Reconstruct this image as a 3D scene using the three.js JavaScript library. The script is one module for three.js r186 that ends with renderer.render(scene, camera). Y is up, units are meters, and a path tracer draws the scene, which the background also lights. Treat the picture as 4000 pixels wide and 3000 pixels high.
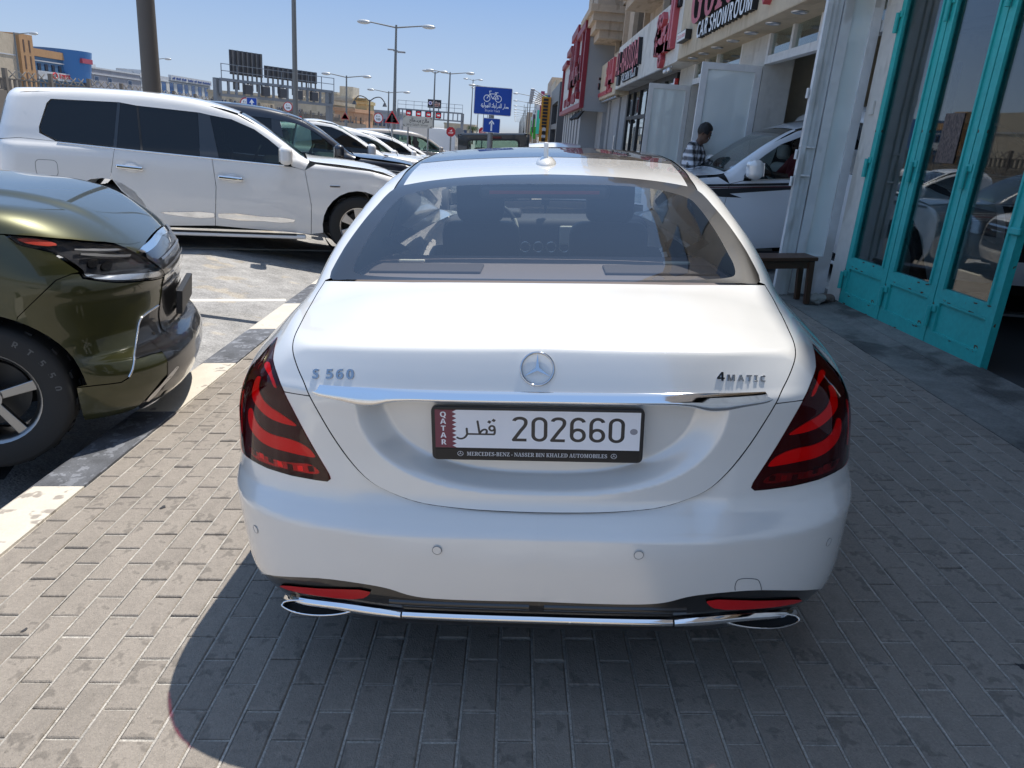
import * as THREE from 'three';
import { mergeGeometries } from 'three/addons/utils/BufferGeometryUtils.js';
import { RoundedBoxGeometry } from 'three/addons/geometries/RoundedBoxGeometry.js';
import { FontLoader } from 'three/addons/loaders/FontLoader.js';
import { TextGeometry } from 'three/addons/geometries/TextGeometry.js';
import { MarchingCubes } from 'three/addons/objects/MarchingCubes.js';

// ---------- camera, sky, sun, exposure ----------
const scene = new THREE.Scene();
const TILT = 4.2 * Math.PI / 180;          // cross-fall of the pavement towards the road
const CAM_H = 1.55;                         // eye above the paving
const camera = new THREE.PerspectiveCamera(2 * Math.atan(1500 / 2912) * 180 / Math.PI, 4 / 3, 0.05, 4000);
const tiltQ = new THREE.Quaternion().setFromAxisAngle(new THREE.Vector3(0, 0, 1), TILT);
{
  const f = new THREE.Vector3(-0.0086, -0.3190, -0.9477).normalize();     // view axis in the frame of the paving
  const r = new THREE.Vector3(1, 0.0009, -0.0091); r.addScaledVector(f, -r.dot(f)).normalize();
  const u = new THREE.Vector3().crossVectors(r, f);
  const m = new THREE.Matrix4().makeBasis(r, u, f.clone().negate());
  camera.quaternion.setFromRotationMatrix(m).premultiply(tiltQ);
  camera.position.set(0, CAM_H, 0).applyQuaternion(tiltQ);
}
const sunDir = new THREE.Vector3(0.26, 1, -0.31).applyQuaternion(tiltQ).normalize();
const sun = new THREE.DirectionalLight(new THREE.Color(1.0, 0.95, 0.87), 3.9);
sun.position.copy(sunDir).multiplyScalar(60).add(new THREE.Vector3(0, 0, -8));
sun.target.position.set(0, 0, -8); scene.add(sun, sun.target); sun.name = 'sun';
sun.castShadow = true; sun.shadow.mapSize.set(4096, 4096);
Object.assign(sun.shadow.camera, { left: -40, right: 40, top: 40, bottom: -40, near: 1, far: 200 });
{ // clear desert sky: pale at the horizon, deeper blue overhead
  const Wd = 256, Ht = 256, d = new Float32Array(Wd * Ht * 4);
  const stops = [[-90, .26, .25, .24], [-3, .30, .30, .30], [-0.6, .34, .40, .455], [0, .365, .43, .51], [4, .285, .38, .525], [9, .192, .305, .515], [20, .19, .315, .555], [45, .19, .305, .535], [70, .25, .35, .54], [90, .28, .37, .54]];
  for (let j = 0; j < Ht; j++) {
    const el = ((j + .5) / Ht - .5) * 180; let k = 0; while (k < stops.length - 2 && el > stops[k + 1][0]) k++;
    const a = stops[k], b = stops[k + 1], t = Math.min(1, Math.max(0, (el - a[0]) / (b[0] - a[0])));
    for (let i = 0; i < Wd; i++) { const o = (j * Wd + i) * 4; for (let c = 0; c < 3; c++) d[o + c] = a[c + 1] + (b[c + 1] - a[c + 1]) * t; d[o + 3] = 1; }
  }
  const t = new THREE.DataTexture(d, Wd, Ht, THREE.RGBAFormat, THREE.FloatType);
  t.mapping = THREE.EquirectangularReflectionMapping; t.magFilter = t.minFilter = THREE.LinearFilter; t.wrapS = THREE.RepeatWrapping; t.needsUpdate = true;
  scene.background = t; scene.environment = t;
}
const renderer = new THREE.WebGLRenderer({ antialias: true });
renderer.toneMapping = THREE.LinearToneMapping; renderer.toneMappingExposure = 1.53;
renderer.shadowMap.enabled = true;
// ---------- helpers ----------
let seed = 20240;
const rnd = () => { seed = (seed * 1664525 + 1013904223) >>> 0; return seed / 4294967296; };
const rr = (a, b) => a + (b - a) * rnd();
const V = (x, y, z) => new THREE.Vector3(x, y, z);
const clamp = (x, a, b) => Math.min(b, Math.max(a, x));
const sstep = (a, b, x) => { const t = clamp((x - a) / (b - a), 0, 1); return t * t * (3 - 2 * t); };
const smax = (a, b, k) => { const h = Math.max(k - Math.abs(a - b), 0) / k; return Math.max(a, b) + h * h * k * .25; };
const smin = (a, b, k) => -smax(-a, -b, k);
const lin = (r, g, b) => new THREE.Color().setRGB(r, g, b);
const used = {};
const numbered = (n) => { const k = used[n] = (used[n] ?? -1) + 1; return k ? n + '_' + String(k).padStart(3, '0') : n; };
function sh(o) { o.castShadow = true; o.receiveShadow = true; return o; }
function thing(name, label, category, group) {
  const g = new THREE.Group(); g.name = numbered(name); g.userData = { label, category }; if (group) g.userData.group = group; scene.add(g); return g;
}
function part(name, geo, mat, parent, label) {
  const m = sh(new THREE.Mesh(geo, mat)); m.name = name; if (label) m.userData.label = label; parent.add(m); return m;
}
function structure(name, geo, mat) { const m = sh(new THREE.Mesh(geo, mat)); m.name = numbered(name); m.userData.kind = 'structure'; scene.add(m); return m; }
const onPaving = (g, X, F, turn = 0, Y = 0) => { g.position.set(X, Y, -F).applyQuaternion(tiltQ); g.quaternion.setFromAxisAngle(V(0, 1, 0), turn).premultiply(tiltQ); return g; };
function pchip(pts) { // monotone cubic through [x, y] pairs
  const n = pts.length, x = pts.map(p => p[0]), y = pts.map(p => p[1]), m = new Array(n).fill(0), dl = [];
  for (let i = 0; i < n - 1; i++) dl.push((y[i + 1] - y[i]) / (x[i + 1] - x[i]));
  for (let i = 1; i < n - 1; i++) m[i] = dl[i - 1] * dl[i] <= 0 ? 0 : 2 / (1 / dl[i - 1] + 1 / dl[i]);
  m[0] = dl[0]; m[n - 1] = dl[n - 2];
  return (t) => {
    if (t <= x[0]) return y[0] + m[0] * (t - x[0]); if (t >= x[n - 1]) return y[n - 1] + m[n - 1] * (t - x[n - 1]);
    let a = 0, b = n - 1; while (b - a > 1) { const c = (a + b) >> 1; if (x[c] <= t) a = c; else b = c; }
    const h = x[b] - x[a], s = (t - x[a]) / h, s2 = s * s, s3 = s2 * s;
    return (2 * s3 - 3 * s2 + 1) * y[a] + (s3 - 2 * s2 + s) * h * m[a] + (-2 * s3 + 3 * s2) * y[b] + (s3 - s2) * h * m[b];
  };
}
function smoothPoly(pts, n = 4, closed = true) { // centripetal curve through 2-D points
  const c = new THREE.CatmullRomCurve3(pts.map(p => V(p[0], p[1], 0)), closed, 'centripetal');
  return c.getPoints(pts.length * n).slice(0, closed ? -1 : undefined).map(p => [p.x, p.y]);
}
const mirrorX = (pts) => pts.map(p => [-p[0], p[1]]).reverse();
const symPoly = (half) => [...half, ...mirrorX(half)];   // half outline from one centre point to the other
function clipHalf(poly, ax, v, sg) {
  const out = [], n = poly.length;
  for (let i = 0; i < n; i++) {
    const a = poly[i], b = poly[(i + 1) % n], da = sg * (a[ax] - v), db = sg * (b[ax] - v);
    if (da >= 0) out.push(a);
    if ((da >= 0) !== (db >= 0)) { const t = da / (da - db); const p = [a[0] + (b[0] - a[0]) * t, a[1] + (b[1] - a[1]) * t]; p[ax] = v; out.push(p); }
  }
  return out;
}
// skin of a shaped surface inside a 2-D outline: surf(u, v) -> [x, y, z, nx, ny, nz] or null
function panel(poly, surf, cell = .015, opt = {}) {
  const cu = cell, cv = opt.cv ?? cell, pos = [], nor = [], uv = [], idx = [], map = new Map();
  const vert = (p) => {
    const k = Math.round(p[0] * 2e5) + '_' + Math.round(p[1] * 2e5); if (map.has(k)) return map.get(k);
    const s = surf(p[0], p[1]); let i = -1; if (s) { i = pos.length / 3; pos.push(s[0], s[1], s[2]); nor.push(s[3], s[4], s[5]); uv.push(p[0], p[1]); }
    map.set(k, i); return i;
  };
  const tri = (a, b, c) => {
    if (a < 0 || b < 0 || c < 0 || a === b || b === c || a === c) return;
    const A = V(...pos.slice(a * 3, a * 3 + 3)), B = V(...pos.slice(b * 3, b * 3 + 3)), C = V(...pos.slice(c * 3, c * 3 + 3));
    if (opt.maxEdge && (A.distanceTo(B) > opt.maxEdge || B.distanceTo(C) > opt.maxEdge || A.distanceTo(C) > opt.maxEdge)) return;
    const g = B.sub(A).cross(C.sub(A)); if (g.x * (nor[a * 3] + nor[b * 3]) + g.y * (nor[a * 3 + 1] + nor[b * 3 + 1]) + g.z * (nor[a * 3 + 2] + nor[b * 3 + 2]) < 0) idx.push(a, c, b); else idx.push(a, b, c);
  };
  let u0 = 1e9, u1 = -1e9; for (const p of poly) { u0 = Math.min(u0, p[0]); u1 = Math.max(u1, p[0]); }
  for (let i = Math.floor(u0 / cu); i * cu < u1; i++) {
    const strip = clipHalf(clipHalf(poly, 0, i * cu, 1), 0, (i + 1) * cu, -1); if (strip.length < 3) continue;
    let v0 = 1e9, v1 = -1e9; for (const p of strip) { v0 = Math.min(v0, p[1]); v1 = Math.max(v1, p[1]); }
    for (let j = Math.floor(v0 / cv); j * cv < v1; j++) {
      const c = clipHalf(clipHalf(strip, 1, j * cv, 1), 1, (j + 1) * cv, -1); if (c.length < 3) continue;
      const q = c.filter((p, k) => { const o = c[(k + 1) % c.length]; return Math.abs(p[0] - o[0]) + Math.abs(p[1] - o[1]) > 1e-7; }); if (q.length < 3) continue;
      const v = q.map(vert);
      if (q.length === 3) tri(...v);
      else for (const f of THREE.ShapeUtils.triangulateShape(q.map(p => new THREE.Vector2(p[0], p[1])), [])) tri(v[f[0]], v[f[1]], v[f[2]]);
    }
  }
  if (opt.flange) { // edge turned inwards
    const n = poly.length, ring = [];
    for (let i = 0; i < n; i++) { const a = poly[i], b = poly[(i + 1) % n], L = Math.hypot(b[0] - a[0], b[1] - a[1]), k = Math.max(1, Math.ceil(L / cell)); for (let t = 0; t < k; t++) ring.push([a[0] + (b[0] - a[0]) * t / k, a[1] + (b[1] - a[1]) * t / k]); }
    const sp = ring.map(p => surf(p[0], p[1]));
    for (let i = 0; i < ring.length; i++) {
      const a = sp[i], b = sp[(i + 1) % ring.length]; if (!a || !b) continue;
      if (Math.hypot(a[0] - b[0], a[1] - b[1], a[2] - b[2]) > (opt.maxEdge ?? .12)) continue;
      const A = V(a[0], a[1], a[2]), B = V(b[0], b[1], b[2]), d = opt.flange, A2 = V(a[0] - a[3] * d, a[1] - a[4] * d, a[2] - a[5] * d), B2 = V(b[0] - b[3] * d, b[1] - b[4] * d, b[2] - b[5] * d);
      const nn = B.clone().sub(A).cross(V(a[3], a[4], a[5])).normalize(), o = pos.length / 3;
      for (const p of [A, B, B2, A2]) { pos.push(p.x, p.y, p.z); nor.push(nn.x, nn.y, nn.z); uv.push(0, 0); }
      idx.push(o, o + 1, o + 2, o, o + 2, o + 3);
    }
  }
  const g = new THREE.BufferGeometry();
  g.setAttribute('position', new THREE.Float32BufferAttribute(pos, 3)); g.setAttribute('normal', new THREE.Float32BufferAttribute(nor, 3)); g.setAttribute('uv', new THREE.Float32BufferAttribute(uv, 2)); g.setIndex(idx); return g;
}
// first point where a body function drops to `off` along a ray, with the outward normal
function march(f, ox, oy, oz, dx, dy, dz, off, tmax) {
  let t = 0, last = 0;
  for (let k = 0; k < 160; k++) {
    const v = f(ox + dx * t, oy + dy * t, oz + dz * t) - off;
    if (v < 1e-5) { let a = last, b = t; for (let i = 0; i < 18; i++) { const m = (a + b) / 2; if (f(ox + dx * m, oy + dy * m, oz + dz * m) - off > 0) a = m; else b = m; } t = b; const x = ox + dx * t, y = oy + dy * t, z = oz + dz * t, e = .0015; let nx = f(x + e, y, z) - f(x - e, y, z), ny = f(x, y + e, z) - f(x, y - e, z), nz = f(x, y, z + e) - f(x, y, z - e); const L = Math.hypot(nx, ny, nz) || 1; return [x, y, z, nx / L, ny / L, nz / L]; }
    last = t; t += Math.max(v * .55, .0012); if (t > tmax) return null;
  }
  return null;
}
const merge = (list) => list.length === 1 ? list[0] : mergeGeometries(list.map(g => { const h = g.index ? g.toNonIndexed() : g.clone(); for (const k of Object.keys(h.attributes)) if (!['position', 'normal', 'uv'].includes(k)) h.deleteAttribute(k); return h; }));
const box = (w, h, d, x = 0, y = 0, z = 0) => new THREE.BoxGeometry(w, h, d).translate(x, y, z);
const rbox = (w, h, d, r, x = 0, y = 0, z = 0, s = 2) => new RoundedBoxGeometry(w, h, d, s, Math.min(r, w / 2.01, h / 2.01, d / 2.01)).translate(x, y, z);
const cyl = (r0, r1, h, n = 16, x = 0, y = 0, z = 0) => new THREE.CylinderGeometry(r0, r1, h, n).translate(x, y, z);
function tube(pts, r, n = 6, seg, closed = false) { const c = new THREE.CatmullRomCurve3(pts.map(p => V(...p)), closed, 'centripetal'); return new THREE.TubeGeometry(c, seg ?? pts.length * 4, r, n, closed); }
function rod(a, b, r0, r1 = r0, n = 8) { const A = V(...a), B = V(...b), L = A.distanceTo(B), g = new THREE.CylinderGeometry(r1, r0, L, n); g.translate(0, L / 2, 0); g.applyQuaternion(new THREE.Quaternion().setFromUnitVectors(V(0, 1, 0), B.clone().sub(A).normalize())); return g.translate(...a); }
function beam(a, b, w, h) { const A = V(...a), B = V(...b), L = A.distanceTo(B), g = new THREE.BoxGeometry(w, h, L); const m = new THREE.Matrix4().lookAt(A, B, Math.abs(B.clone().sub(A).normalize().y) > .95 ? V(1, 0, 0) : V(0, 1, 0)); return g.applyMatrix4(m).translate((a[0] + b[0]) / 2, (a[1] + b[1]) / 2, (a[2] + b[2]) / 2); }
function extrude(pts, depth, bevel = 0, holes = []) {
  let ar = 0; pts.forEach((p, i) => { const q = pts[(i + 1) % pts.length]; ar += p[0] * q[1] - q[0] * p[1]; }); if (ar < 0) pts = [...pts].reverse();
  const s = new THREE.Shape(pts.map(p => new THREE.Vector2(p[0], p[1]))); for (const h of holes) s.holes.push(new THREE.Path(h.map(p => new THREE.Vector2(p[0], p[1]))));
  return new THREE.ExtrudeGeometry(s, { depth, bevelEnabled: bevel > 0, bevelSize: bevel, bevelThickness: bevel, bevelOffset: -bevel, bevelSegments: 2, curveSegments: 8 });
}
const circlePts = (r, n = 24, x = 0, y = 0) => Array.from({ length: n }, (_, i) => [x + r * Math.cos(i / n * 2 * Math.PI), y + r * Math.sin(i / n * 2 * Math.PI)]);
const rectPts = (w, h, r = 0, x = 0, y = 0, n = 4) => { if (!r) return [[x - w / 2, y - h / 2], [x + w / 2, y - h / 2], [x + w / 2, y + h / 2], [x - w / 2, y + h / 2]]; const o = []; for (const [cx, cy, a] of [[w / 2 - r, -h / 2 + r, -90], [w / 2 - r, h / 2 - r, 0], [-w / 2 + r, h / 2 - r, 90], [-w / 2 + r, -h / 2 + r, 180]]) for (let i = 0; i <= n; i++) { const t = (a + 90 * i / n) * Math.PI / 180; o.push([x + cx + r * Math.cos(t), y + cy + r * Math.sin(t)]); } return o; };
// seeded value noise, tileable over `per`
function noise2(per, s) { const g = new Float32Array(per * per); let q = (s * 7919 + 13) >>> 0; for (let i = 0; i < g.length; i++) { q = (q * 1664525 + 1013904223) >>> 0; g[i] = q / 4294967296; } return (x, y) => { const xi = Math.floor(x), yi = Math.floor(y), fx = x - xi, fy = y - yi, a = (i, j) => g[(((yi + j) % per + per) % per) * per + ((xi + i) % per + per) % per], sx = fx * fx * (3 - 2 * fx), sy = fy * fy * (3 - 2 * fy); return (a(0, 0) * (1 - sx) + a(1, 0) * sx) * (1 - sy) + (a(0, 1) * (1 - sx) + a(1, 1) * sx) * sy; }; }
function dataTex(n, fn, srgb = true) { const d = new Uint8Array(n * n * 4); for (let j = 0; j < n; j++) for (let i = 0; i < n; i++) { const c = fn(i / n, j / n, i, j); const o = (j * n + i) * 4; for (let k = 0; k < 3; k++) d[o + k] = clamp((typeof c === 'number' ? c : c[k]) * 255, 0, 255); d[o + 3] = 255; } const t = new THREE.DataTexture(d, n, n); if (srgb) t.colorSpace = THREE.SRGBColorSpace; t.wrapS = t.wrapT = THREE.RepeatWrapping; t.magFilter = THREE.LinearFilter; t.minFilter = THREE.LinearMipmapLinearFilter; t.generateMipmaps = true; t.needsUpdate = true; return t; }
function canvasTex(w, h, draw) { const c = document.createElement('canvas'); c.width = w; c.height = h; const g = c.getContext('2d'); draw(g, w, h); const t = new THREE.CanvasTexture(c); t.colorSpace = THREE.SRGBColorSpace; t.anisotropy = 8; return t; }
const fbm = (n, x, y, p) => n(x * p, y * p) * .5 + n(x * p * 2, y * p * 2) * .28 + n(x * p * 4, y * p * 4) * .22;
const std = (c, roughness = .6, metalness = 0, o = {}) => new THREE.MeshStandardMaterial({ color: c, roughness, metalness, ...o });
const paint = (c, o = {}) => new THREE.MeshPhysicalMaterial({ color: c, roughness: .42, metalness: 0, clearcoat: 1, clearcoatRoughness: .025, ...o });
const M = {
  white: paint(lin(.78, .765, .73), { roughness: .24, metalness: .12, ior: 1.6 }), whiteSuv: paint(lin(.82, .81, .79)), black: std(lin(.012, .012, .013), .25), gloss: paint(lin(.008, .008, .009), { roughness: .3 }),
  trim: std(lin(.018, .018, .019), .55), rubber: std(lin(.022, .022, .022), .8), chrome: std(lin(.9, .9, .9), .06, 1), satin: std(lin(.62, .62, .63), .3, 1), gap: std(lin(.01, .01, .01), .9),
  glass: new THREE.MeshPhysicalMaterial({ color: lin(.62, .68, .68), roughness: .01, metalness: 0, transmission: 1, thickness: 0, ior: 1.5, clearcoat: 1, clearcoatRoughness: .01, side: THREE.DoubleSide }),
  darkGlass: new THREE.MeshPhysicalMaterial({ color: lin(.006, .007, .008), roughness: .02, ior: 1.5, specularIntensity: 1 }),
  greenGlass: new THREE.MeshPhysicalMaterial({ color: lin(.42, .55, .50), roughness: .01, transmission: 1, thickness: 0, ior: 1.5, side: THREE.DoubleSide }),
  red: paint(lin(.55, .012, .012), { roughness: .25 }),
};
const font = await new FontLoader().loadAsync('fonts/droid/droid_sans_bold.typeface.json');
const fontSerif = await new FontLoader().loadAsync('fonts/droid/droid_serif_bold.typeface.json');
function text3(s, size, depth, f = font, bevel = 0) { const g = new TextGeometry(s, { font: f, size, depth, curveSegments: 4, bevelEnabled: bevel > 0, bevelSize: bevel, bevelThickness: bevel, bevelSegments: 1 }); g.computeBoundingBox(); return g; }
// ---------- white saloon: body form ----------
// x across, y up, s forward from the rear bumper; meshes use z = -s
let DIP = 0;
const CB = (() => {
  const zr = pchip([[.18, .15], [.24, .065], [.30, .028], [.36, .014], [.45, .005], [.53, .001], [.553, 0], [.568, .004], [.59, .022], [.62, .048], [.66, .058], [.75, .062], [.85, .057], [.915, .050], [.945, .061], [.99, .0770], [1.03, .0935], [1.06, .111], [1.12, .18], [1.3, .5]]);
  const wd = pchip([[.18, .885], [.3, .938], [.45, .945], [.6, .95], [.75, .942], [.85, .927], [.93, .902], [1.0, .86], [1.1, .80], [1.3, .6]]);
  const deck = pchip([[-.3, .975], [.1, 1.046], [.3, 1.082], [.6, 1.12], [.9, 1.128], [1.3, 1.118], [2.2, 1.075], [3.2, 1.05], [3.9, 1.03], [4.5, .93], [5.0, .80], [5.3, .6]]);
  const drop = pchip([[0, 0], [.3, .006], [.5, .018], [.62, .036], [.72, .056], [.8, .095], [.86, .142], [.92, .225], [1.05, .5]]);
  const yt = pchip([[-.2, .78], [.3, 1.005], [.6, 1.122], [.85, 1.222], [1.1, 1.313], [1.35, 1.388], [1.55, 1.418], [1.75, 1.436], [2.1, 1.462], [2.6, 1.476], [3.0, 1.468], [3.3, 1.43], [3.7, 1.25], [4.1, 1.02], [4.5, .7]]);
  const wg = pchip([[.3, .70], [.6, .76], [1.0, .808], [1.5, .812], [2.5, .81], [3.5, .80], [4.3, .78]]);
  const lidR = pchip([[0, .617], [.195, .621], [.318, .633], [.405, .661], [.443, .682], [.485, .723], [.531, .789], [.567, .855], [.592, .908], [.602, .93]].map(([x, y]) => [Math.atan2(x, .93 - y), Math.hypot(x, .93 - y)]));
  const front = pchip([[.2, 5.0], [.5, 5.2], [.7, 5.18], [.9, 5.0]]);
  return (x, y, z) => {
    const s = -z, ax = Math.abs(x);
    const yc = clamp(y, .05, 1.35), w = wd(yc);
    const ex = Math.pow(ax / .47, 2.6) + Math.pow(Math.abs(.925 - yc) / .262, 2.6);
    const rec = yc < .93 ? .060 * (1 - sstep(.64, 1.04, ex)) : 0;
    const el = Math.hypot(ax, .93 - yc) / lidR(Math.atan2(ax, .93 - yc)), dip = DIP && yc < .92 ? .014 * (1 - sstep(1.01, 1.42, el)) * sstep(.92, .86, yc) * sstep(.52, .40, ax) : 0;
    const A = .70, r = A - (s - zr(yc) - rec - dip);
    let plan; if (r > 0) plan = (Math.pow(Math.pow(ax / w, 3.35) + Math.pow(r / A, 3.35), 1 / 3.35) - 1) * (.6 * A + .3 * w); else plan = ax - w;
    plan = Math.max(plan, (s - front(yc)) * .8);
    const top = (y - deck(s) + drop(ax)) * .93;
    let low = smax(plan, top, .010 + .118 * sstep(.60, .82, ax));
    low = Math.max(low, .16 - y);
    const roof = (y - yt(s) + .072 * ax * ax) * .94, side = (ax - (wg(s) - (y - 1.0) * .42)) * .92;
    const up = smax(smax(roof, side, .06), 1.0 - y, .01);
    return smin(low, up, .025);
  };
})();
const BETA = 20 * Math.PI / 180, cB = Math.cos(BETA), sB = Math.sin(BETA);
const qOf = (y, s) => (y - .6) * cB + (s - 1) * sB;
const bodyAt = (x, q, off = 0) => march(CB, x, .6 + q * cB + 2.2 * sB, -(1 + q * sB - 2.2 * cB), 0, -sB, -cB, off, 6);
const skin = (off = 0) => (x, q) => bodyAt(x, q, off);
const CAR_X = .05, CAR_F = 1.68, CAR_YAW = 2.1 * Math.PI / 180;
// ---------- white saloon ----------
const CAR = { lidH: [[0, -.311], [.1, -.3095], [.2, -.305], [.318, -.291], [.405, -.261], [.443, -.239], [.485, -.197], [.531, -.132], [.567, -.068], [.592, -.018], [.606, .011], [.63, .052], [.647, .086], [.659, .117], [.671, .165], [.691, .25], [.699, .31], [.693, .352]] };
const offPoly = (P, d) => { // shrink an outline by d
  let ar = 0; P.forEach((p, i) => { const q = P[(i + 1) % P.length]; ar += p[0] * q[1] - q[0] * p[1]; }); const sg = ar > 0 ? 1 : -1;
  return P.map((p, i) => { const a = P[(i + P.length - 1) % P.length], b = P[(i + 1) % P.length]; let x1 = p[0] - a[0], y1 = p[1] - a[1], x2 = b[0] - p[0], y2 = b[1] - p[1]; const l1 = Math.hypot(x1, y1) || 1, l2 = Math.hypot(x2, y2) || 1; let nx = -(y1 / l1 + y2 / l2), ny = x1 / l1 + x2 / l2; const L = Math.hypot(nx, ny) || 1; return [p[0] + sg * nx / L * d, p[1] + sg * ny / L * d]; });
};
const lampInner = [[.552, -.237], [.556, -.223], [.588, -.168], [.613, -.122], [.644, -.06], [.671, -.006], [.697, .043], [.721, .081], [.732, .114], [.745, .150]];
const lampOuter = [[.775, .120], [.806, .088], [.838, .058], [.862, .012], [.875, -.031], [.889, -.084], [.898, -.136], [.893, -.170]];
const lampLow = [[.862, -.190], [.815, -.204], [.755, -.220], [.67, -.235], [.594, -.243], [.563, -.245]];
const lampPoly = smoothPoly([...lampInner, ...lampOuter, ...lampLow], 3);
const bandOut = [[0, .345], [.4, .349], [.60, .355], [.677, .362], [.677, .453], [.655, .568], [.623, .684], [.583, .79], [.550, .813], [.472, .834], [.352, .855], [.188, .87], [0, .877]];
const glassIn = [[0, .352], [.401, .359], [.576, .374], [.604, .386], [.612, .429], [.606, .473], [.591, .569], [.558, .697], [.537, .738], [.458, .778], [.341, .80], [.221, .807], [0, .81]];
const skirtEdge = [[0, -.553], [.134, -.555], [.296, -.553], [.345, -.546], [.398, -.53], [.46, -.521], [.592, -.515], [.753, -.534], [.80, -.543], [.835, -.560], [.86, -.60]];
const smH = (h, n = 3) => smoothPoly(h, n, false);
const saloon = thing('saloon_car', 'pearl white saloon seen from behind with chrome boot strip and number plate 202660', 'car');
onPaving(saloon, CAR_X, CAR_F, -CAR_YAW);
{
  const C = .011, G = .0017;
  const body = part('body_shell', merge([1, -1].flatMap(sg => {
    const mx = (P) => sg > 0 ? P : P.map(p => [-p[0], p[1]]);
    const lidE = smH(CAR.lidH.slice(9)).map(p => [p[0] + G, p[1]]);
    const q = [[.669, -.006], [.592 + G, -.018], ...lidE.slice(1), [.694, .356], ...bandOut.slice(3, 8), [.581, .877], [.600, 1.055], [.602, 1.3], [.585, 1.52], [1.05, 1.52], [1.05, -.006], [.87, -.006], ...[...lampOuter].reverse().filter(p => p[1] > 0), ...[...lampInner].reverse().filter(p => p[1] > 0)];
    const upper = panel(mx(q), (x, v) => { const h = bodyAt(x, v); return h && (h[4] * sB + h[5] * cB) > .03 ? h : null; }, C, { flange: .012, maxEdge: .22 });
    // the side of the body, seen from beside the car
    const arch = (c) => Array.from({ length: 13 }, (_, i) => { const a = Math.PI * (1 - i / 12); return [c + .385 * Math.cos(a), .36 + .385 * Math.sin(a)]; }).filter(p => p[1] > .22);
    const sideP = [[.40, .24], ...arch(1.17).map(p => [p[0], p[1]]), ...arch(4.33), [4.85, .25], [4.98, .5], [4.9, .75], [4.5, .87], [4.0, .96], [3.6, 1.2], [3.3, 1.36], [2.6, 1.40], [2.0, 1.385], [1.6, 1.34], [1.25, 1.24], [1.0, 1.12], [.75, 1.0], [.5, .9], [.38, .7]];
    const side = panel(sideP, (s, y) => { const h = march(CB, sg * 1.3, y, -s, -sg, 0, 0, -.0025, 1.2); return h && h[0] * sg > .3 ? h : null; }, .03, { maxEdge: .16 });
    return [upper, side];
  })), M.white, saloon);
  // bumper cover
  DIP = 1;
  const bump = merge([1, -1].map(sg => {
    const mx = (P) => sg > 0 ? P : P.map(p => [-p[0], p[1]]);
    const lidE = smH(CAR.lidH.slice(0, 10)).map((p, i, a) => { const b = a[Math.min(i + 1, a.length - 1)], c = a[Math.max(i - 1, 0)], dx = b[0] - c[0], dy = b[1] - c[1], L = Math.hypot(dx, dy); return [Math.max(0, p[0] + dy / L * G), p[1] - dx / L * G]; });
    const P = [...lidE, [.669, -.009], ...[...lampInner].reverse().filter(p => p[1] < -.03), ...[...lampLow].reverse(), ...[...lampOuter].reverse().filter(p => p[1] < -.03), [.872, -.009], [1.05, -.009], [1.05, -.62], ...smH(skirtEdge).reverse()];
    return panel(mx(P), (x, v) => { const h = bodyAt(x, v); return h && (h[4] * sB + h[5] * cB) > .03 ? h : null; }, C, { flange: .012, maxEdge: .22 });
  }));
  DIP = 0;
  const bumper = part('rear_bumper', bump, M.white, saloon);
  // boot lid
  const lid = part('boot_lid', panel(offPoly(symPoly([...smH(CAR.lidH), [.4, .341], [0, .338]]).filter((p, i, a) => Math.hypot(p[0] - a[(i + 1) % a.length][0], p[1] - a[(i + 1) % a.length][1]) > 1e-5), G), skin(0), .0065, { flange: .026 }), M.white, saloon);
  // dark liner behind the panel gaps
  const liner = panel([[-.93, -.60], [.93, -.60], [.93, -.1], [.80, .1], [.72, .343], [-.72, .343], [-.80, .1], [-.93, -.1]], (x, v) => { const h = bodyAt(x, v, -.030); return h && (h[4] * sB + h[5] * cB) > .1 ? h : null; }, .03, { maxEdge: .15 });
  part('inner_panel', liner, M.gap, saloon);
  // rear window: pane and dark ceramic border
  const glass = part('rear_window', panel(symPoly(smH(glassIn)), skin(.001), .03), new THREE.MeshPhysicalMaterial({ color: lin(.80, .85, .86), roughness: .008, transmission: 1, thickness: 0, ior: 2.1, clearcoat: 1, clearcoatRoughness: .01, side: THREE.DoubleSide }), saloon);
  const ring = merge([1, -1].map(sg => panel([...smH(bandOut), ...smH(glassIn).reverse()].map(p => [p[0] * sg, p[1]]), skin(.001), .02)));
  part('window_border', ring, M.gloss, glass);
  // roof: painted rear strip, glass panel, drip mouldings
  const roofEdge = [[0, 1.096], [.22, 1.087], [.411, 1.077], [.564, 1.054]];
  part('roof_panel', panel(symPoly([...smH(bandOut.slice(8).reverse()).map(p => [p[0], p[1] + .003]).filter(p => p[0] >= 0), [.552, .894], [.562, 1.052], ...[...roofEdge].reverse().slice(1).map(p => [p[0], p[1] - .002])]), skin(0), .02, { flange: .01 }), M.white, saloon);
  part('glass_roof', panel(symPoly([...roofEdge, [.560, 1.22], [.55, 1.5], [0, 1.5]]), skin(.001), .03, { flange: .01 }), M.gloss, saloon);
  for (const sg of [1, -1]) part('roof_moulding', panel([[.550, .813], [.583, .79], [.581, .877], [.600, 1.055], [.602, 1.3], [.585, 1.52], [.55, 1.5], [.560, 1.22], [.564, 1.054], [.553, .894]].map(p => [p[0] * sg, p[1]]), skin(-.003), .012), M.gloss, saloon);
  // windscreen, bonnet, nose
  const topAt = (off) => (x, s) => march(CB, x, 2.2, -s, 0, -1, 0, off, 2.2);
  part('windscreen', panel([[-.60, 3.05], [.60, 3.05], [.70, 3.98], [-.70, 3.98]], topAt(0), .05), M.glass, saloon);
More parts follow.
